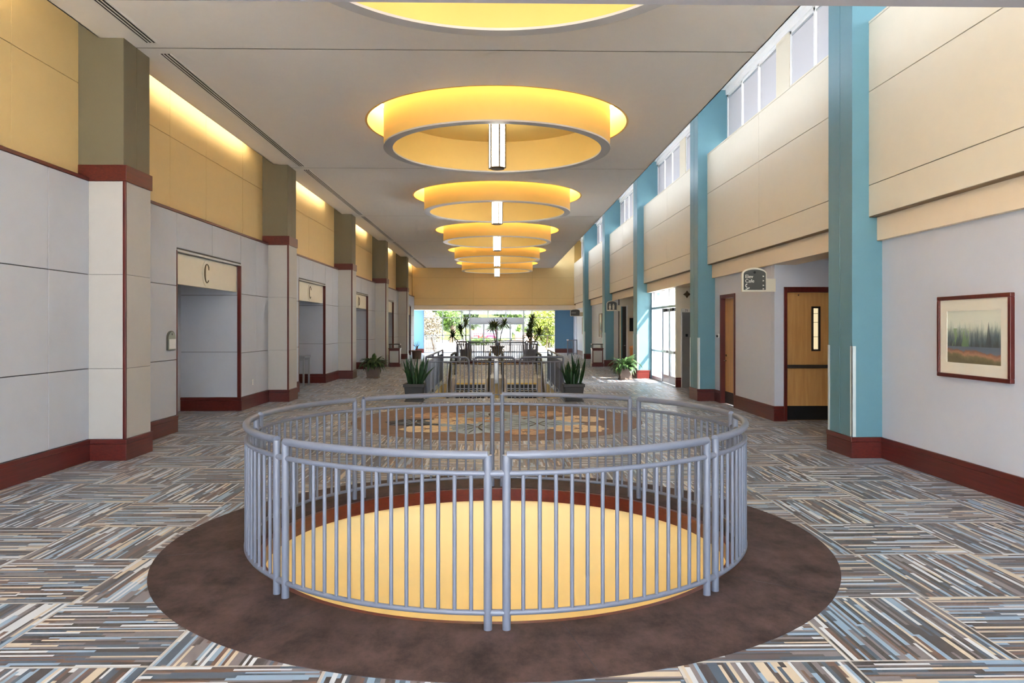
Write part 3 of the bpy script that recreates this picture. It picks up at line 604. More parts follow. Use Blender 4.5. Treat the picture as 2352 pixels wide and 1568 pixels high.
for y0, y1 in ((23.1, 24.03), (24.06, 24.99)):
    m = MB()
    for p in ((y0, y0 + 0.09, 0.02, 2.4), (y1 - 0.09, y1, 0.02, 2.4), (y0 + .09, y1 - .09, 2.3, 2.4), (y0 + .09, y1 - .09, 0.02, 0.27)): m.box(GX + 0.02, GX + 0.07, *p)
    lf = m.build('door_leaf', 'alu', d3); B(GX + 0.04, GX + 0.048, y0 + .09, y1 - .09, 0.27, 2.3).build('pane', 'glass', lf)
    B(GX - 0.05, GX + 0.02, y0 + 0.08, y1 - 0.08, 0.98, 1.07).build('push_bar', 'steel', lf, bevel=0.01); B(GX - 0.04, GX + 0.02, y0 + 0.3, y0 + 0.62, 2.3, 2.4).build('closer', 'dark', lf, bevel=0.008)
# narrow steel panel with number header, emblem
t = thing('steel_wall_panel', 'narrow tall brushed steel panel in white frame under number header', 'wall panel', (5.68, 22.84, 0))
for x0, x1, z0, z1 in ((5.52, 5.545, 0, 2.27), (5.815, 5.84, 0, 2.27), (5.52, 5.84, 2.25, 2.36)): B(x0, x1, 22.81, 22.86, z0, z1).build('frame', 'white', t)
B(5.545, 5.815, 22.825, 22.855, 0, 2.25).build('panel', 'steel', t); B(5.65, 5.72, 22.815, 22.826, 1.52, 1.6).build('button_plate', 'black', t); text('71', 0.09, t, 'black', (5.63, 22.808, 2.275), (math.pi / 2, 0, 0))
t = thing('wall_emblem', 'small bronze four-point emblem above the steel wall panel', 'emblem', (5.70, 22.85, 2.7))
for a in range(4):
    q = a * math.pi / 2; c_, s_ = math.cos(q), math.sin(q)
    MB().prism([(5.70 + u * c_ - v * s_, 2.79 + u * s_ + v * c_) for u, v in ((0, 0), (0.05, 0.045), (0.115, 0), (0.05, -0.045))], 22.83, 22.86, 'Y').build('lobe', 'bronze', t)
# bay 2 restroom corner
YQ = 33.1
alcove(27.52, YQ, 7.0, 3.1)
B(XR, 5.38, YQ, YQ + 0.14, 0, 3.04).build('alcove_wall', 'cream', wr); B(5.66, 7.05, YQ, YQ + 0.14, 0, 3.1).build('alcove_wall', 'cream', wr); B(5.38, 5.66, YQ, YQ + 0.14, 2.7, 3.04).build('alcove_wall', 'cream', wr); B(5.3, 5.8, YQ + 0.2, YQ + 0.25, 0, 3.1).build('light_stop', 'greyback', wr)  # last panel is an added backing that closes the doorway against outside light
d4 = sroot('door_4', (5.5, YQ, 0)); d4['label'] = 'dark grey restroom doorway beside white jamb'
B(5.38, 5.43, YQ - 0.02, YQ + 0.13, 0, 2.7).build('frame', 'teald', d4); B(5.61, 5.67, YQ - 0.04, YQ + 0.13, 0, 2.75).build('frame', 'white', d4); l4 = B(5.43, 5.61, YQ + 0.06, YQ + 0.1, 0.01, 2.7).build('door_leaf', 'dark', d4)
MB().tube([(5.57, YQ + 0.06, 1.0), (5.57, YQ + 0.01, 1.0), (5.51, YQ, 1.0)], 0.012, 8).build('lever_handle', 'steel', l4)
t = thing('wall_screen', 'black flat screen on the wall inside the restroom corner', 'screen', (5.96, YQ - 0.06, 1.5)); B(5.74, 6.2, YQ - 0.06, YQ - 0.02, 1.62, 2.2).build('bezel', 'black', t, bevel=0.005); B(5.76, 6.18, YQ - 0.065, YQ - 0.059, 1.64, 2.18).build('display', 'screen', t); B(5.9, 6.02, YQ - 0.02, YQ, 1.8, 2.0).build('bracket', 'dark', t)
t = thing('waste_drum', 'peach plastic drum bin in the restroom corner', 'bin', (5.92, YQ - 0.45, 0)); MB().lathe([(0.2, 0), (0.24, 0.85), (0.25, 0.88), (0.25, 0.92)], 5.92, YQ - 0.45, 24).build('body', 'sand', t, 40); MB().lathe([(0.26, 0.92), (0.24, 0.98), (0.1, 1.02)], 5.92, YQ - 0.45, 24).build('lid', 'sand', t, 40)
t = thing('beam_plaque', 'small dark plaque on the beam above the restroom corner', 'plaque', (5.26, 28.6, 3.08)); B(5.25, 5.265, 28.45, 28.8, 3.07, 3.25).build('plate', 'bronze', t); B(5.246, 5.25, 28.5, 28.75, 3.1, 3.22).build('face', 'signg', t)
# right columns
for k in range(-2, 5):
    y0, y1 = cy(k), cy(k) + CD; mid = (y0 + y1) / 2
    t = thing('column', 'tall teal column with groove and red plinth, ' + RW[k], 'column', ((XRC + XR) / 2, mid, 0), 'teal columns')
    B(XRC, 5.74, y0, mid - 0.006, 0.29, 7.62).build('shaft_half', 'teal', t, bevel=0.004); B(XRC, 5.74, mid + 0.006, y1, 0.29, 7.62).build('shaft_half', 'teal', t, bevel=0.004)
    B(XRC + 0.015, 5.74, y0 + 0.01, y1 - 0.01, 0, 7.6).build('core', 'teald', t)
    pl = B(XRC - 0.018, XR + 0.05, y0 - 0.02, y1 + 0.02, 0, 0.225).build('plinth', 'red', t, bevel=0.004); B(XRC - 0.024, XR + 0.05, y0 - 0.026, y1 + 0.026, 0.228, 0.29).build('plinth_cap', 'red', pl, bevel=0.006)
    for ya in (y0 - 0.006, y1 - 0.05): B(XRC - 0.006, XRC + 0.002, ya, ya + 0.056, 0.295, 1.55).build('corner_guard', paint('guard_plastic', (206, 220, 222), 0.3), t)
    B(XRC - 0.006, XRC + 0.05, y0 - 0.006, y0 + 0.002, 0.295, 1.55).build('corner_guard', paint('guard_plastic', (206, 220, 222), 0.3), t)
# clerestory windows with roller shades
wi = 0
BW = ['above the maple doors', 'above the glazed side doors', 'above the restroom corner', 'above the two tall framed prints', 'above the dark one-line sign', 'by the added glazed front', 'above the framed watercolour']
for k in range(-2, 5):
    a, b = cy(k) + CD, cy(k + 1); c = (a + b) / 2
    for y0, y1 in ((a, c - 0.34), (c + 0.34, b)):
        wi += 1; w = sroot('window_%d' % wi, (5.68, (y0 + y1) / 2, 6.05)); w['label'] = 'three-light clerestory window above the cream panels'
        n = 3; d = (y1 - y0) / n
        for j in range(n + 1): yy = min(max(y0 + d * j, y0 + 0.03), y1 - 0.03); B(5.64, 5.72, yy - 0.03, yy + 0.03, 6.05, 7.5).build('mullion', 'white', w)
        B(5.64, 5.72, y0, y1, 7.44, 7.5).build('rail', 'white', w); B(5.64, 5.72, y0, y1, 6.05, 6.11).build('rail', 'white', w)
        for j in range(n):
            p0, p1 = y0 + d * j + 0.03, y0 + d * (j + 1) - 0.03
            B(5.69, 5.696, p0, p1, 6.1, 7.45).build('pane', 'glass', w)
            s = thing('roller_shade', 'off-white roller shade, %s from pier towards %s, bay %s' % ((['third', 'second', 'first'][j], 'header beam', BW[k]) if y0 < c - 1 else (['first', 'second', 'third'][j], 'end wall', BW[k])), 'roller shade', (5.665, (p0 + p1) / 2, 6.28), 'clerestory roller shades')
            B(5.664, 5.667, p0 + 0.03, p1 - 0.03, 6.3, 7.42).build('fabric', 'shade', s); MB().tube([(5.665, p0 + 0.02, 7.42), (5.665, p1 - 0.02, 7.42)], 0.02, 8).build('roller', 'alu', s); B(5.658, 5.672, p0 + 0.03, p1 - 0.03, 6.285, 6.31).build('hem_bar', 'white', s)
# hanging signs
def arch(x0, x1, z0, zs, zt, n=14):
    c_ = (x0 + x1) / 2; r = (x1 - x0) / 2
    return [(x0, z0), (x1, z0)] + [(c_ + r * math.cos(math.pi * j / n), zs + (zt - zs) * math.sin(math.pi * j / n)) for j in range(n + 1)]
def blade_sign(name, label, x0, x1, y, z0, zs, zt):
    t = thing(name, label, 'sign', ((x0 + x1) / 2, y, z0))
    MB().prism(arch(x0, x1, z0, zs, zt), y, y + 0.05, 'Y').build('surround', 'signc', t, bevel=0.004)
    MB().prism(arch(x0 + 0.03, x1 - 0.025, z0 + 0.035, zs, zt - 0.035), y - 0.008, y, 'Y').build('face', 'signg', t)
    B(x1 - 0.01, XR, y + 0.005, y + 0.045, z0, z0 + 0.25).build('bracket', 'signc', t); return t
t = blade_sign('direction_sign', 'arched grey direction sign on cream board beside the alcove', 4.69, 5.17, 14.55, 2.49, 2.83, 2.95)
MB().tube([(4.93, 14.545, 2.86), (4.93, 14.538, 2.86)], 0.024, 14).build('emblem', 'black', t)
text('Elev', 0.095, t, 'signw', (4.745, 14.538, 2.75), (math.pi / 2, 0, 0)); text('Cafe', 0.095, t, 'signw', (4.745, 14.538, 2.665), (math.pi / 2, 0, 0))
MB().tube([(4.785, 14.538, 2.64), (4.762, 14.538, 2.625), (4.755, 14.538, 2.605), (4.762, 14.538, 2.585), (4.785, 14.538, 2.572)], 0.009, 6).build('phone_symbol', 'signw', t); MB().tube([(4.765, 14.538, 2.535), (4.83, 14.538, 2.565)], 0.011, 6).build('escalator_symbol', 'signw', t); MB().tube([(4.75, 14.538, 2.54), (4.79, 14.538, 2.54)], 0.005, 6).build('escalator_symbol', 'signw', t)
for z in (2.785, 2.7, 2.61, 2.545): MB().prism([(5.085, z - 0.016), (5.118, z), (5.085, z + 0.016)], 14.536, 14.544, 'Y').build('arrow', 'signw', t)
t = blade_sign('restroom_sign', 'arched dark restroom sign with gold figures near the leafy plant', 4.74, 5.2, 33.0, 2.5, 2.82, 2.95)
for x in (4.88, 5.03):
    MB().lathe([(0.001, 2.760), (0.03, 2.775), (0.03, 2.795), (0.001, 2.810)], x, 32.985, 10).build('figure_head', 'signc', t); MB().prism([(x - 0.05, 2.640), (x + 0.05, 2.640), (x + 0.03, 2.750), (x - 0.03, 2.750)] if x < 4.95 else [(x - 0.035, 2.560), (x + 0.035, 2.560), (x + 0.045, 2.750), (x - 0.045, 2.750)], 32.98, 32.9853, 'Y').build('figure_body', 'signc', t)
    if x < 4.95: B(x - 0.03, x + 0.03, 32.98, 32.9853, 2.560, 2.640).build('figure_legs', 'signc', t)
B(4.78, 5.16, 32.98, 32.9853, 2.530, 2.548).build('gold_bar', 'signc', t)
t = blade_sign('direction_sign', 'arched dark sign with one white line by the end wall', 4.55, 5.15, 47.5, 2.47, 2.8, 2.92); B(4.62, 4.9, 47.485, 47.493, 2.66, 2.69).build('line', 'signw', t)
# wall device
t = thing('wall_device', 'small white round wall device beside the narrow maple door', 'alarm', (XR, 18.3, 1.55)); MB().tube([(XR, 18.3, 1.6), (XR - 0.03, 18.3, 1.6)], 0.05, 16).build('base', 'white', t); MB().tube([(XR - 0.03, 18.3, 1.6), (XR - 0.06, 18.3, 1.58)], 0.028, 12).build('lens', 'black', t)
# pictures
def picture(label, ya, yb, z0, z1, art, fw=0.045, mw=0.13):
    t = thing('framed_picture', label, 'picture', (XR, (ya + yb) / 2, z0)); x = XR
    for y0, y1, q0, q1 in ((ya, yb, z0, z0 + fw), (ya, yb, z1 - fw, z1), (ya, ya + fw, z0 + fw, z1 - fw), (yb - fw, yb, z0 + fw, z1 - fw)): B(x - 0.05, x, y0, y1, q0, q1).build('frame', 'redz', t, bevel=0.006)
    m = MB(); a, b, c, d = ya + fw, yb - fw, z0 + fw, z1 - fw
    for p in ((a, b, c, c + mw), (a, b, d - mw, d), (a, a + mw, c + mw, d - mw), (b - mw, b, c + mw, d - mw)): m.box(x - 0.03, x - 0.02, *p)
    m.build('mat', 'mat', t); pr = MB().box(x - 0.022, x - 0.018, a + mw - 0.01, b - mw + 0.01, c + mw - 0.01, d - mw + 0.01).build('print', art, t, org=(x, (ya + yb) / 2 , c + mw)); return t
picture('large framed misty lake watercolour in wide mat, red-brown frame', 7.78, 9.1, 1.23, 2.175, 'pic')
picture('tall framed print on the wall by the waste bin of the picture side', 38.6, 39.7, 1.25, 2.5, 'pic2', 0.05); picture('narrow framed print beside the tall one, nearer the restroom sign', 36.9, 37.5, 1.25, 2.5, 'pic2', 0.05); picture('framed print under the dark sign with one white line', 46.4, 47.6, 1.35, 2.4, 'pic2', 0.05)

# ------------------------------------------------------------------ end wall
we = sroot('wall_end', (0, YE, 3.25)); ex = [XL - 0.12, -1.6, 2.35, 5.18]
B(-5.95, 5.9, YE + 0.02, YE + 0.3, 3.26, 7.62).build('backing', 'yjoint', we)
for x0, x1 in zip(ex, ex[1:]):
    for z0, z1 in ((3.26, 3.72), (3.72, 5.1), (5.1, 7.6)): B(x0 + 0.004, x1 - 0.004, YE, YE + 0.021, z0 + 0.004, z1 - 0.004).build('upper_panel', 'yellow', we)
B(-5.95, 5.9, YE + 0.05, YG + 0.3, 2.96, 3.255).build('soffit', 'peach', we)
B(4.03, 5.9, YG, YG + 0.2, 0, 2.97).build('blue_panel', 'blue', we); B(-5.95, -5.1, YG, YG + 0.2, 0, 2.97).build('blue_panel', 'blue', we)
be = sroot('baseboard_end', (0, YG, 0)); base_y(be, YG, 4.03, 5.4); base_y(be, YG, -5.7, -5.1)
B(XR - 0.02, XR + 0.2, YE, YG, 0, 3.0).build('wall_face', 'rwall', wr)
wi += 1; wg = sroot('window_%d' % wi, (0, YG, 0)); wg['label'] = 'full-width glazed end wall with slim mullions'
def gx(px): return (px - 1142) * YG / 1755.0
VX = [gx(p) for p in (974, 1017, 1060, 1079, 1121, 1162, 1203, 1222, 1275)]
for i, x in enumerate(VX):
    w = 0.05 if i not in (3, 6) else 0.09
    z0 = 2.44 if i in (4, 5) else 0
    B(x - w / 2, x + w / 2, YG, YG + 0.12, z0, 2.97).build('mullion', 'alu', wg)
for z in (2.42, 2.92): B(VX[0], VX[-1], YG, YG + 0.12, z, z + 0.05).build('rail', 'alu', wg)
for x0, x1 in ((VX[0], VX[3]), (VX[6], VX[8])):
    for z in (1.19, 0.0): B(x0, x1, YG, YG + 0.12, z, z + 0.05).build('rail', 'alu', wg)
for i in range(len(VX) - 1):
    B(VX[i] + .03, VX[i + 1] - .03, YG + 0.05, YG + 0.058, 2.47, 2.92).build('pane', 'glass', wg)
    if i not in (3, 4, 5):
        B(VX[i] + .03, VX[i + 1] - .03, YG + 0.05, YG + 0.058, 1.24, 2.42).build('pane', 'glass', wg); B(VX[i] + .03, VX[i + 1] - .03, YG + 0.05, YG + 0.058, 0.05, 1.19).build('pane', 'glass', wg)
d5 = sroot('door_5', (0, YG, 0)); d5['label'] = 'automatic sliding glass entrance doors in the end wall'
B(VX[3], VX[6], YG - 0.12, YG + 0.14, 2.06, 2.42).build('operator_header', 'alu', d5, bevel=0.01); MB().lathe([(0.05, 2.26), (0.05, 2.34)], 0.0, YG - 0.14, 12).build('sensor', 'black', d5)
DX = [VX[3] + 0.05, gx(1111), 0.0, gx(1172), VX[6] - 0.05]
for x0, x1 in zip(DX, DX[1:]):
    m = MB()
    for p in ((x0, x0 + 0.05, 0.01, 2.06), (x1 - 0.05, x1, 0.01, 2.06)): m.box(p[0], p[1], YG + 0.02, YG + 0.07, p[2], p[3])
    m.box(x0 + .05, x1 - .05, YG + .02, YG + .07, 0.01, 0.12); m.box(x0 + .05, x1 - .05, YG + .02, YG + .07, 1.98, 2.06); m.box(x0 + .05, x1 - .05, YG + .02, YG + .07, 0.98, 1.03)
    lf = m.build('door_leaf', 'alu', d5); B(x0 + .05, x1 - .05, YG + .04, YG + .046, 0.12, 1.98).build('pane', 'glass', lf)

# ------------------------------------------------------------------ round guardrails
def guardrail(c, label, detail):
    t = thing('round_guardrail', label, 'guardrail', (c[0], c[1], 0), 'round guardrails')
    gap = 0.056 / RH; bal = None
    for s_ in range(8):
        a0 = -math.pi / 2 + s_ * math.pi / 4 + gap; a1 = -math.pi / 2 + (s_ + 1) * math.pi / 4 - gap
        def P(a, z, r=RH): return (c[0] + r * math.cos(a), c[1] + r * math.sin(a), z)
        n = 18; ar = [a0 + (a1 - a0) * i / n for i in range(n + 1)]
        MB().tube([P(a0, 0.93)] + [P(a0, 1.0), P(a0, 1.03)] + [P(a, 1.05) for a in ar] + [P(a1, 1.03), P(a1, 1.0), P(a1, 0.93)] if False else [P(a, 1.05) for a in ar], 0.0265, 14).build('top_rail', 'rail', t, 50)
        MB().tube([P(a, 0.94) for a in ar], 0.017, 10).build('upper_rail', 'rail', t, 50); MB().tube([P(a, 0.105) for a in ar], 0.017, 10).build('lower_rail', 'rail', t, 50)
        for a in (a0, a1):
            MB().tube([P(a, 0.004), P(a, 1.0), P(a, 1.05)], [0.0255, 0.0255, 0.026], 14).build('post', 'rail', t, 50)
        am = a1 + gap
        for z in (0.94, 0.105): MB().tube([P(a1, z), P(am, z), P(a1 + 2 * gap, z)], 0.021, 10).build('sleeve', 'rail', t, 50)
        nb = 14; m = MB()
        for i in range(nb):
            a = a0 + (a1 - a0) * (i + 1) / (nb + 1)
            if detail:
                if bal is None: bal = MB().tube([(0, 0, 0.105), (0, 0, 0.94)], 0.0125, 10).mesh('baluster', smooth=50); bal.materials.append(MT['rail'])
                place(bal, 'baluster', t, P(a, 0), (0, 0, a))
            else: m.tube([P(a, 0.105), P(a, 0.94)], 0.0125, 6)
        if not detail: m.build('balusters', 'rail', t, 50)['kind'] = 'stuff'
    return t
guardrail(C1, 'grey tubular round guardrail on the dark brown carpet ring', True)
guardrail(C2, 'grey tubular round guardrail in front of the palms and glass doors', False)

# ------------------------------------------------------------------ escalator well guardrail
t = thing('escalator_guardrail', 'straight grey tubular guardrail around the escalator well', 'guardrail', (-0.06, 19.36, 0))
def panel_rail(p0, p1, round0, round1, nb):
    p0, p1 = Vector(p0), Vector(p1); d = (p1 - p0).normalized(); r = 0.12; L = (p1 - p0).length
    path = []
    if round0: path += [p0 + Vector((0, 0, z)) for z in (0.0, 0.5, 0.93)] + [p0 + d * (r - r * math.cos(q)) + Vector((0, 0, 0.93 + r * math.sin(q))) for q in [math.pi / 2 * j / 6 for j in range(1, 7)]]
    else: path += [p0, p0 + Vector((0, 0, 0.6)), p0 + Vector((0, 0, 1.03)), p0 + d * 0.03 + Vector((0, 0, 1.05))]
    if round1: path += [p1 - d * (r - r * math.sin(q)) + Vector((0, 0, 0.93 + r * math.cos(q))) for q in [math.pi / 2 * j / 6 for j in range(0, 6)]] + [p1 + Vector((0, 0, z)) for z in (0.93, 0.5, 0.0)]
    else: path += [p1 - d * 0.03 + Vector((0, 0, 1.05)), p1 + Vector((0, 0, 1.03)), p1 + Vector((0, 0, 0.6)), p1]
    MB().tube(path, 0.025, 10).build('hoop', 'rail', t, 50)
    for z in (0.93, 0.1): MB().tube([p0 + Vector((0, 0, z)), p1 + Vector((0, 0, z))], 0.016, 8).build('rail', 'rail', t, 50)
    for i in range(nb):
        q = p0 + d * (L * (i + 1) / (nb + 1)); MB().tube([q + Vector((0, 0, 0.1)), q + Vector((0, 0, 0.93))], 0.0115, 6).build('baluster', 'rail', t, 50)
yf = 19.36
panel_rail((-1.80, yf, 0), (-0.72, yf, 0), False, True, 9); panel_rail((-0.6, yf, 0), (0.45, yf, 0), True, True, 9); panel_rail((0.57, yf, 0), (1.68, yf, 0), True, False, 9)
for x in (-1.80, 1.68):
    for y0, y1 in ((19.42, 21.4), (21.5, 23.4), (23.5, 25.3)): panel_rail((x, y0, 0), (x, y1, 0), False, False, 16)

# ------------------------------------------------------------------ escalators
TAN = math.tan(math.radians(30))
def line(y): return 0.0 if y >= 24.2 else -(24.2 - y) * TAN
def escalator(cx, label):
    t = thing('escalator', label, 'escalator', (cx, 24.3, 0), 'escalators'); hw = 0.49
    B(cx - hw - 0.25, cx + hw + 0.25, 24.5, 26.6, -0.02, 0.006).build('floor_plate', 'steel', t); B(cx - hw, cx + hw, 24.4, 24.52, -0.02, 0.012).build('comb_plate', 'yellowline', t)
    ys = [26.2, 25.4, 24.6, 24.2, 23.4, 22, 20, 18.4]
    for sgn in (-1, 1):
        hx = cx + sgn * 0.6
        for nm, x0, x1, u0, u1, mt in (('skirt', hw, hw + 0.03, -0.3, 0.16, 'steel'), ('deck', hw + 0.03, 0.735, -0.4, 0.19, 'steel'), ('balustrade_panel', 0.592, 0.608, 0.19, 0.9, 'glass' if False else 'esc')):
            m = MB(); a, b = cx + sgn * x0, cx + sgn * x1
            for ya, yb in zip(ys, ys[1:]):
                za, zb = line(ya), line(yb)
                m.add([(a, ya, za + u0), (b, ya, za + u0), (b, ya, za + u1), (a, ya, za + u1), (a, yb, zb + u0), (b, yb, zb + u0), (b, yb, zb + u1), (a, yb, zb + u1)],
                      [(0, 1, 2, 3), (4, 7, 6, 5), (0, 4, 5, 1), (1, 5, 6, 2), (2, 6, 7, 3), (3, 7, 4, 0)])
            m.build(nm, mt, t)
        path = [(hx, y, line(y) + 0.93) for y in reversed(ys)] + [(hx, 26.2 + 0.36 * math.sin(q), 0.57 + 0.36 * math.cos(q)) for q in [math.pi * j / 10 for j in range(1, 11)]] + [(hx, 26.0, 0.2)]
        MB().tube(path, 0.038, 10).build('handrail', 'black', t, 60)
    m = MB()
    for i in range(13):
        y1 = 24.42 - 0.4 * i; z = 0.0 if i == 0 else -0.231 * (i - 0.3)
        st = B(cx - hw + 0.01, cx + hw - 0.01, y1 - 0.4, y1, z - 0.25, z - 0.004).build('step', 'black', t)
        MB().box(cx - hw + 0.01, cx + hw - 0.01, y1 - 0.4, y1, z - 0.004, z).build('tread', 'steeld', st); MB().box(cx - hw + 0.01, cx + hw - 0.01, y1 - 0.402, y1 - 0.37, z, z + 0.002).build('step_edge', 'yellowline', st)
        r = MB()
        for j in range(8): x = cx - hw + 0.02 + j * (2 * hw - 0.06) / 7; r.box(x, x + 0.02, y1 - 0.404, y1 - 0.4, z - 0.24, z)
        r.box(cx - hw + 0.01, cx + hw - 0.01, y1 - 0.404, y1 - 0.4, z - 0.13, z - 0.115)
        r.build('riser_rib', 'steel', st)
    B(cx - 0.73, cx + 0.73, 18.4, 18.5, line(18.4) - 0.5, line(18.4) - 0.2).build('truss_end', 'steeld', t)
MT['esc'] = glassm('balustrade_glass', (0.86, 0.9, 0.88, 1), 0.1)
escalator(-0.84, 'stainless escalator with black handrails, on the letter entrance side'); escalator(0.77, 'stainless escalator with black handrails, on the teal column side')
t = thing('steel_pedestal', 'slim steel pedestal with small emblem between the two escalators', 'pedestal', (-0.04, 24.82, 0))
B(-0.1, 0.03, 24.7, 24.95, 0, 0.78).build('body', 'steel', t, bevel=0.01); B(-0.1, 0.03, 24.69, 24.96, 0.78, 0.81).build('cap', 'white', t, bevel=0.005); MB().tube([(-0.04, 24.7, 0.68), (-0.04, 24.685, 0.68)], 0.035, 14).build('emblem', 'dark', t)
# ------------------------------------------------------------------ plants and pots
def leafmesh(name, L, w, bend, mat, n=6, fold=0.25):
    m = MB(); prof = [0.35, 0.8, 1.0, 0.95, 0.75, 0.42, 0.02][:n + 1]
    L_, vs, fs = L, [], []
    for i in range(n + 1):
        s = i / n; ang = bend * s; r = L * s
        y = r * math.sin(ang * 0.6); z = r * math.cos(ang * 0.6); ww_ = w / 2 * prof[i]
        vs += [(-ww_, y - fold * ww_, z), (0, y, z), (ww_, y - fold * ww_, z)]
    for i in range(n): fs += [(3 * i, 3 * i + 1, 3 * i + 4, 3 * i + 3), (3 * i + 1, 3 * i + 2, 3 * i + 5, 3 * i + 4)]
    m.add(vs, fs); me = m.mesh(name, smooth=60); me.materials.append(MT[mat]); return me
def snake(x, y, label, seed):
    rnd = random.Random(seed); t = thing('snake_plant', label, 'potted plant', (x, y, 0), 'snake plants')
    p = MB(); 
    for zz, hw0, hw1 in (((0.02, 0.38), 0.2, 0.235),):
        p.add([(x + sx * a, y + sy * a, z) for z, a in ((0.02, hw0), (0.36, hw1)) for sx, sy in ((-1, -1), (1, -1), (1, 1), (-1, 1))], [(0, 3, 2, 1), (4, 5, 6, 7), (0, 1, 5, 4), (1, 2, 6, 5), (2, 3, 7, 6), (3, 0, 4, 7)])
    po = p.build('pot', 'pot', t, bevel=0.012); m = MB(); 
    for q in ((-.26, .26, -.26, -.215), (-.26, .26, .215, .26), (-.26, -.215, -.215, .215), (.215, .26, -.215, .215)): m.box(x + q[0], x + q[1], y + q[2], y + q[3], 0.35, 0.43)
    m.build('rim', 'pot', po, bevel=0.01); B(x - 0.23, x + 0.23, y - 0.23, y + 0.23, 0, 0.03).build('saucer', 'pot', po, bevel=0.008); B(x - 0.21, x + 0.21, y - 0.21, y + 0.21, 0.35, 0.38).build('soil', 'soil', po)
    ms = [leafmesh('leaf', 0.8, 0.085, 0.18, 'snake', fold=0.4), leafmesh('leaf', 0.62, 0.075, 0.5, 'snake', fold=0.4), leafmesh('leaf', 0.7, 0.08, 0.05, 'snake', fold=0.5)]
    for i in range(34):
        a = rnd.uniform(0, 2 * math.pi); r = 0.17 * math.sqrt(rnd.random()); tilt = r / 0.17 * rnd.uniform(0.08, 0.5)
        rot = (Matrix.Rotation(a - math.pi / 2, 3, 'Z') @ Matrix.Rotation(-tilt, 3, 'X') @ Matrix.Rotation(rnd.uniform(0, 6.28), 3, 'Z')).to_euler()
        s = rnd.uniform(0.7, 1.08); place(ms[i % 3], 'leaf', t, (x + r * math.cos(a), y + r * math.sin(a), 0.37), rot, (s, s, s))
snake(-2.02, 18.78, 'snake plant in dark square pot at the letter side of the escalator rail', 3); snake(1.87, 18.72, 'snake plant in dark square pot at the teal column side of the escalator rail', 8)
def bushplant(x, y, label, seed, hpot=0.4):
    rnd = random.Random(seed); t = thing('leafy_plant', label, 'potted plant', (x, y, 0), 'leafy plants')
    po = MB().lathe([(0.3, 0.0), (0.31, 0.04), (0.27, 0.05), (0.33, hpot - 0.05), (0.35, hpot - 0.04), (0.35, hpot), (0.31, hpot)], x, y, 4, math.pi / 4).build('planter', 'potb', t, bevel=0.008); MB().lathe([(0.3, hpot - 0.03), (0.3, hpot - 0.01)], x, y, 4, math.pi / 4).build('soil', 'soil', po)
    ms = [leafmesh('leaf', 0.44, 0.14, 1.9, 'bush'), leafmesh('leaf', 0.38, 0.13, 2.3, 'bush'), leafmesh('leaf', 0.46, 0.13, 1.3, 'bush')]
    for i in range(130):
        a = rnd.uniform(0, 2 * math.pi); r = rnd.uniform(0, 0.22); tilt = -rnd.uniform(0.0, 1.0)
        rot = (Matrix.Rotation(a - math.pi / 2, 3, 'Z') @ Matrix.Rotation(tilt, 3, 'X')).to_euler(); s = rnd.uniform(0.75, 1.15)
        place(ms[i % 3], 'leaf', t, (x + r * math.cos(a), y + r * math.sin(a), hpot - 0.05 + rnd.uniform(0, 0.22)), rot, (s, s, s))
bushplant(-4.4, 27.2, 'leafy green plant in brown square planter at the column past the table recess', 5); bushplant(4.42, 26.3, 'leafy green plant in brown square planter at the teal column by the glazed doors', 6)
def dracaena(x, y, label, trunks, seed, pot):
    rnd = random.Random(seed); t = thing('potted_dracaena', label, 'potted plant', (x, y, 0))
    if pot == 'basket':
        po = MB().lathe([(0.26, 0.0), (0.34, 0.5), (0.36, 0.52), (0.36, 0.56), (0.3, 0.56), (0.3, 0.5)], x, y, 20).build('basket', 'basket', t, 40); z0 = 0.5
    else:
        po = MB().lathe([(0.22, 0), (0.22, 0.06), (0.12, 0.1), (0.1, 0.2), (0.2, 0.28), (0.26, 0.45), (0.28, 0.6), (0.4, 0.68), (0.42, 0.74), (0.36, 0.74), (0.3, 0.66)], x, y, 28).build('urn', 'urn', t, 40); z0 = 0.66
        for sx in (-1, 1): MB().tube([(x + sx * 0.24, y, 0.6), (x + sx * 0.36, y, 0.56), (x + sx * 0.36, y, 0.4), (x + sx * 0.22, y, 0.36)], 0.03, 8).build('handle', 'urn', po, 60)
    tm = MB(); lm = MB()
    for (dx, dy, h) in trunks:
        tip = Vector((x + dx, y + dy, h)); tm.tube([(x + dx * .2, y + dy * .2, z0 - 0.1), (x + dx * .5, y + dy * .6, (z0 + h) / 2), tip], [0.035, 0.028, 0.02], 7)
        for q in range(90):
            a = rnd.uniform(0, 6.283); el = rnd.uniform(-0.5, 1.35); L = rnd.uniform(0.4, 0.7)
            b = tip - Vector((0, 0, rnd.uniform(0, 0.25))); d = Vector((math.cos(a) * math.cos(el), math.sin(a) * math.cos(el), math.sin(el))); n_ = d.cross(Vector((0, 0, 1)))  .normalized() * 0.03
            md = b + d * L * 0.5 + n_; e = b + d * L - Vector((0, 0, L * 0.25)); lm.add([b, b + d * L * .5 + n_, e, b + d * L * .5 - n_], [(0, 1, 2, 3)])
    tm.build('trunk', 'bark', t, 40); lm.build('foliage', 'drac', t)['kind'] = 'stuff'
dracaena(-1.75, 42.6, 'dracaena in woven basket behind the far round guardrail, letter side', [(-0.75, 0.1, 1.35), (-0.3, 0, 1.7), (0.0, 0.1, 2.05)], 1, 'basket')
dracaena(0.0, 42.6, 'tall dracaena in two-handled stone urn behind the far round guardrail', [(-0.1, 0, 1.9), (0.4, 0.1, 2.05), (-0.3, 0, 1.85)], 2, 'urn')
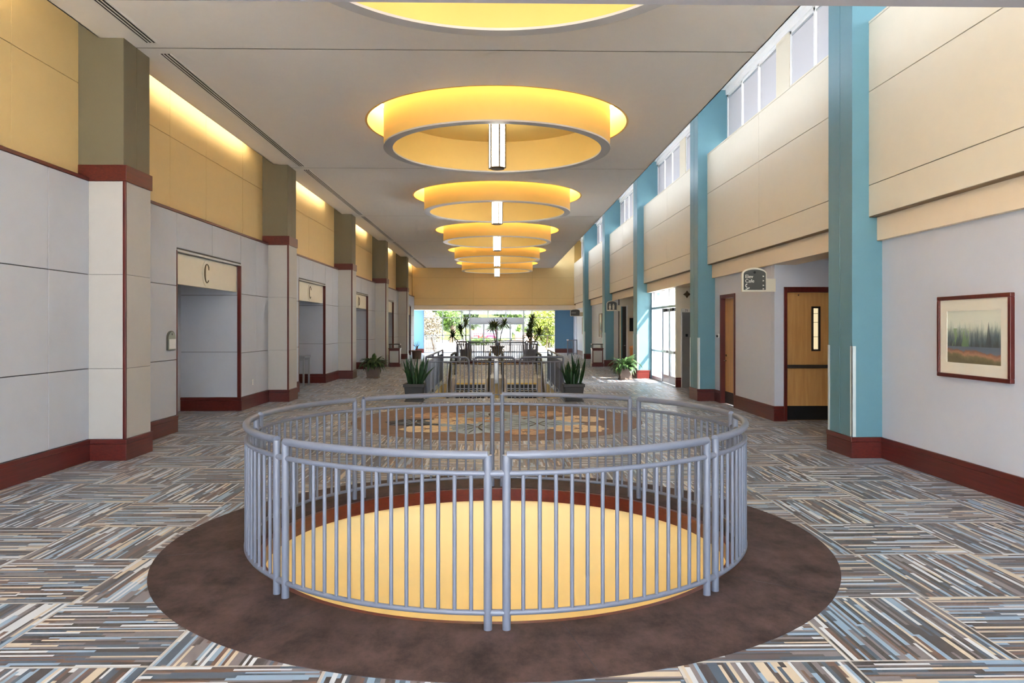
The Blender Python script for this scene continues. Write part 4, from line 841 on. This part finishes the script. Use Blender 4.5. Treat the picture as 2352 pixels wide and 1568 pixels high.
dracaena(1.85, 42.6, 'dracaena in woven basket behind the far round guardrail, teal side', [(0.1, 0, 2.25), (0.5, 0.1, 1.5), (0.0, 0, 1.8), (-0.1, -.1, 1.4)], 4, 'basket')
t = thing('dry_planter', 'terracotta planter with bare dry branches by the end column', 'potted plant', (-4.55, 43.3, 0))
MB().lathe([(0.24, 0), (0.28, 0.4), (0.31, 0.42), (0.31, 0.48), (0.25, 0.48)], -4.55, 43.3, 20).build('pot', 'potb', t, 40)
m = MB(); rr = random.Random(4)
for i in range(16):
    a = rr.uniform(0, 6.28); m.tube([(-4.55, 43.3, 0.45), (-4.55 + .08 * math.cos(a), 43.3 + .08 * math.sin(a), 0.7), (-4.55 + .22 * math.cos(a), 43.3 + .22 * math.sin(a), rr.uniform(0.75, 1.05))], [0.012, 0.009, 0.004], 5)
m.build('branches', 'dry', t)

# ------------------------------------------------------------------ bins, table, end barrier
def bin_(x, y, label):
    t = thing('waste_bin', label, 'bin', (x, y, 0), 'waste bins'); h = 0.25
    B(x - h - .02, x + h + .02, y - h - .02, y + h + .02, 0, 0.14).build('plinth', 'red', t, bevel=0.006); bo = B(x - h, x + h, y - h, y + h, 0.14, 0.8).build('body', 'redz', t, bevel=0.006)
    B(x - h + .05, x + h - .05, y - h - .006, y - h + .01, 0.19, 0.72).build('front_panel', 'colgrey', bo); B(x - h - .02, x + h + .02, y - h - .02, y + h + .02, 0.8, 0.84).build('top', 'redz', t, bevel=0.006)
    for sx in (-1, 1):
        for sy in (-1, 1): B(x + sx * (h - .03) - .015, x + sx * (h - .03) + .015, y + sy * (h - .03) - .015, y + sy * (h - .03) + .015, 0.84, 1.0).build('lid_post', 'dark', t)
    B(x - h, x + h, y - h, y + h, 1.0, 1.035).build('lid', 'dark', t, bevel=0.006); B(x + (h if x < 0 else -h) - .03, x + (h if x < 0 else -h) + .03, y - .05, y + .05, 0.98, 1.05).build('painted_glint', 'white', t)  # white block at the lid's side stands in for a light reflection
bin_(-4.68, 35.05, 'mahogany waste bin with grey front at the letter wall'); bin_(4.59, 35.05, 'mahogany waste bin with grey front at the picture wall')
t = thing('console_table', 'plain grey metal table in the second C recess', 'table', (-6.25, 23.9, 0))
B(-6.7, -5.84, 23.3, 24.05, 0.86, 0.92).build('table_top', 'alu', t, bevel=0.006)
for x0, y0 in ((-6.68, 23.32), (-5.91, 23.32), (-6.68, 23.98), (-5.91, 23.98)): B(x0, x0 + 0.05, y0, y0 + 0.05, 0, 0.86).build('leg', 'alu', t)
for y0 in (23.32, 23.98): B(-6.63, -5.91, y0 + .01, y0 + .04, 0.78, 0.86).build('apron', 'alu', t)
t = thing('stair_guardrail', 'short pale metal guardrail by the blue end wall', 'guardrail', (4.9, 49.0, 0))
for p in ((4.45, 48.2), (5.2, 49.8), (4.9, 49.1)): MB().tube([(p[0], p[1], 0), (p[0], p[1], 0.96)], 0.035, 8).build('post', 'rail', t, 50)
MB().tube([(4.45, 48.2, 0.95), (5.2, 49.8, 0.95)], 0.03, 8).build('top_rail', 'rail', t, 50); MB().tube([(4.45, 48.2, 0.1), (5.2, 49.8, 0.1)], 0.02, 8).build('lower_rail', 'rail', t, 50); MB().lathe([(0.07, 0.94), (0.07, 1.02)], 4.45, 48.2, 12).build('cap', 'white', t)
for i in range(1, 8): q = i / 8; MB().tube([(4.45 + .75 * q, 48.2 + 1.6 * q, 0.1), (4.45 + .75 * q, 48.2 + 1.6 * q, 0.95)], 0.01, 6).build('baluster', 'rail', t)

# ------------------------------------------------------------------ outside
g = struct(MB().box(-200, 200, YG + 0.25, 400, -0.3, -0.04).build('ground', 'fore', org=(0, 100, -0.3)), 'pale concrete forecourt'); g3 = struct(MB().box(-120, 7.2, -60, YB - 0.15, -0.3, -0.04).build('ground_entrance', 'conc', org=(0, -30, -0.3))); g2 = struct(MB().box(7.2, 120, -60, YG + .25, -0.3, -0.04).build('ground_side', 'conc', org=(60, 0, -0.3)))
rd = struct(MB().box(-200, 200, 78, 104, -0.05, -0.02).build('road', 'asph', org=(0, 90, -0.05)))
hill = MB(); nx, ny = 40, 14; rr = random.Random(3)
for j in range(ny + 1):
    for i in range(nx + 1):
        hill.v.append((-90 + 180 * i / nx, 106 + 80 * j / ny, -0.1 + 22 * (j / ny) ** 0.8 + rr.uniform(-.4, .4)))
for j in range(ny):
    for i in range(nx): q = j * (nx + 1) + i; hill.f.append((q, q + 1, q + nx + 2, q + nx + 1))
struct(hill.build('hillside', 'grass', smooth=80))
def tree(name, label, x, y, z, rx, ry, rz, n, ls, mat, trunk, seed, cat='tree', group='trees outside the glass'):
    rnd = random.Random(seed); t = thing(name, label, cat, (x, y, -0.04), group); m = MB()
    blobs = [(rnd.uniform(-.6, .6) * rx, rnd.uniform(-.6, .6) * ry, rnd.uniform(-.55, .6) * rz, rnd.uniform(.35, .55)) for _ in range(9)]
    for i in range(n):
        b = blobs[i % 9]; d = Vector((rnd.gauss(0, 1), rnd.gauss(0, 1), rnd.gauss(0, 1))).normalized() * (rnd.random() ** 0.4)
        p = Vector((x + b[0] + d.x * rx * b[3], y + b[1] + d.y * ry * b[3], max(0.0, z + b[2] + d.z * rz * b[3])))
        u = Vector((rnd.gauss(0, 1), rnd.gauss(0, 1), rnd.gauss(0, 1))).normalized(); v = u.orthogonal().normalized(); s = ls * rnd.uniform(.6, 1.3)
        m.add([p - u * s, p + v * s * .5, p + u * s, p - v * s * .5], [(0, 1, 2, 3)])
    m.build('foliage', mat, t)['kind'] = 'stuff'
    if trunk:
        tm = MB().tube([(x, y, -0.06), (x + .1, y, z * 0.55), (x - .05, y, z)], [trunk, trunk * .8, trunk * .5], 8)
        for k in range(5): a = k * 1.3; tm.tube([(x, y, z * 0.7), (x + rx * .4 * math.cos(a), y + ry * .4 * math.sin(a), z + rz * .2)], [trunk * .4, trunk * .15], 6)
        tm.build('trunk', 'bark', t, 40)
tree('round_tree', 'round dark green tree standing alone beside the pale steps', -5.0, 84, 2.75, 1.7, 1.6, 1.5, 1600, 0.16, 'leafg', 0.28, 1)
tree('street_tree', 'broad leafy tree behind the parked cars, letter side', -6.2, 108, 5.0, 4.0, 3.0, 3.6, 2600, 0.3, 'leafg', 0.3, 2)
tree('street_tree', 'broad leafy tree behind the parked cars, middle', 2.0, 109, 4.6, 3.8, 3.0, 3.6, 2600, 0.3, 'leafg', 0.3, 3)
tree('street_tree', 'pale yellow-green tree behind the parked cars, blue wall side', 9.6, 109, 4.6, 3.6, 3.0, 4.2, 2400, 0.28, 'leafy', 0.3, 5)
tree('tall_shrub', 'tall bright yellow-green shrub against the glass beside the blue wall', 3.9, 60.5, 1.9, 1.35, 1.2, 2.0, 2600, 0.12, 'leafy', 0.06, 6, 'shrub')
tree('tall_shrub', 'bright yellow-green shrub further out from the glass', 4.6, 68, 1.9, 1.9, 1.6, 2.2, 2200, 0.16, 'leafy', 0.06, 9, 'shrub')
tree('dry_scrub', 'beige dry scrub bank behind the slatted barrier', -7.4, 92, 2.2, 2.6, 2.5, 2.6, 2600, 0.16, 'leafd', 0.05, 7, 'shrub')
tree('dry_scrub', 'second beige dry scrub bank beyond the slatted barrier', -10.5, 100, 3.2, 4.2, 2.5, 3.2, 2600, 0.2, 'leafd', 0.05, 8, 'shrub')
for q_, (x_, y_, m_) in enumerate(((-13, 116, 'leafg'), (-9.5, 122, 'leafy'), (-2.4, 117, 'leafy'), (0.2, 128, 'leafg'), (5.8, 119, 'leafg'), (12, 124, 'leafy'))):
    tree('hillside_tree', ['dark green tree high on the hillside', 'yellow-green tree high on the hillside'][m_ == 'leafy'], x_, y_, 5.5, 4.2, 3, 5.0, 2000, 0.36, m_, 0.3, 20 + q_, 'tree', ['dark hillside trees', 'pale hillside trees'][m_ == 'leafy'])
tree('hedge', 'low green hedge at the road in front of the cars', -1.4, 76.5, 0.35, 2.4, 0.6, 0.5, 1200, 0.09, 'leafg', 0.03, 11, 'shrub')
def car(x, y, body, label):
    t = thing('parked_car', label, 'car', (x, y, -0.02), 'parked cars'); w = 0.88
    prof = [(0, .35), (0.0, .75), (0.25, .86), (0.9, .9), (1.35, 1.36), (2.9, 1.42), (3.5, .98), (4.2, .9), (4.3, .6), (4.3, .32)]
    bo = MB().prism([(y + p[0], p[1] - .02) for p in prof], x - w, x + w, 'X').build('body', body, t, bevel=0.06)
    MB().prism([(y + .95, .93), (y + 1.4, 1.33), (y + 2.85, 1.38), (y + 3.35, .98)], x - w - .005, x + w + .005, 'X').build('side_glass', 'carglass', bo)
    MB().add([(x - .7, y + .88, .92), (x + .7, y + .88, .92), (x + .62, y + 1.33, 1.34), (x - .62, y + 1.33, 1.34), (x - .7, y + .95, .9), (x + .7, y + .95, .9), (x + .62, y + 1.4, 1.32), (x - .62, y + 1.4, 1.32)], [(0, 1, 2, 3), (4, 7, 6, 5), (0, 4, 5, 1), (1, 5, 6, 2), (2, 6, 7, 3), (3, 7, 4, 0)]).build('windscreen', 'carglass', bo)
    for sx in (-1, 1):
        for dy in (.8, 3.4): MB().tube([(x + sx * (w - .2), y + dy, .3), (x + sx * (w + .01), y + dy, .3)], .32, 16).build('wheel', 'tyre', t, 40)
        B(x + sx * .62 - .13, x + sx * .62 + .13, y - .012, y + .03, .58, .72).build('lamp', 'carwhite', bo)
    B(x - .25, x + .25, y - .015, y + .02, .42, .53).build('plate', 'carwhite', bo)
car(-2.75, 98, 'carred', 'bright red parked car seen through the sliding doors'); car(-0.9, 98, 'carmag', 'dark pink parked car beside the red one'); car(1.0, 98, 'carwhite', 'white parked car beside the dark pink one')
t = thing('stucco_wall', 'low peach stucco wall with coping beyond the parked cars', 'wall', (5.2, 101, -0.04)); B(2.3, 8.2, 101, 101.3, -0.04, 0.95).build('wall_body', 'stucco', t); B(2.2, 8.3, 100.95, 101.35, 0.95, 1.05).build('coping', 'conc', t)
for x in (2.6, 5.2, 7.8): B(x - 0.2, x + 0.2, 100.9, 101.4, -0.04, 1.2).build('pier', 'stucco', t)
t = thing('slatted_barrier', 'weathered grey slatted barrier outside the glass by the blue wall', 'barrier', (-5.1, 57.5, -0.04))
for i in range(9): B(-5.7 + .13 * i, -5.62 + .13 * i, 57.5, 57.54, -0.04, 1.1).build('slat', 'slat', t)
for z in (.15, .95): B(-5.72, -4.52, 57.54, 57.58, z, z + .09).build('crossbar', 'slat', t)
MB().tube([(-4.7, 57.4, -.04), (-4.95, 57.45, 1.0)], .04, 6).build('brace', 'bark', t)
t = thing('concrete_steps', 'pale concrete steps and low wall outside the glass', 'steps', (-3.9, 62, -0.04))
for i in range(4): B(-5.0, -2.9, 61 + .4 * i, 64, -.04 + .13 * i, .09 + .13 * i).build('step', 'conc', t)
B(-2.9, -2.6, 60.6, 64, -.04, .75).build('cheek_wall', 'conc', t); B(-6.5, -5.0, 62.2, 62.5, -.04, .7).build('low_wall', 'stucco', t)
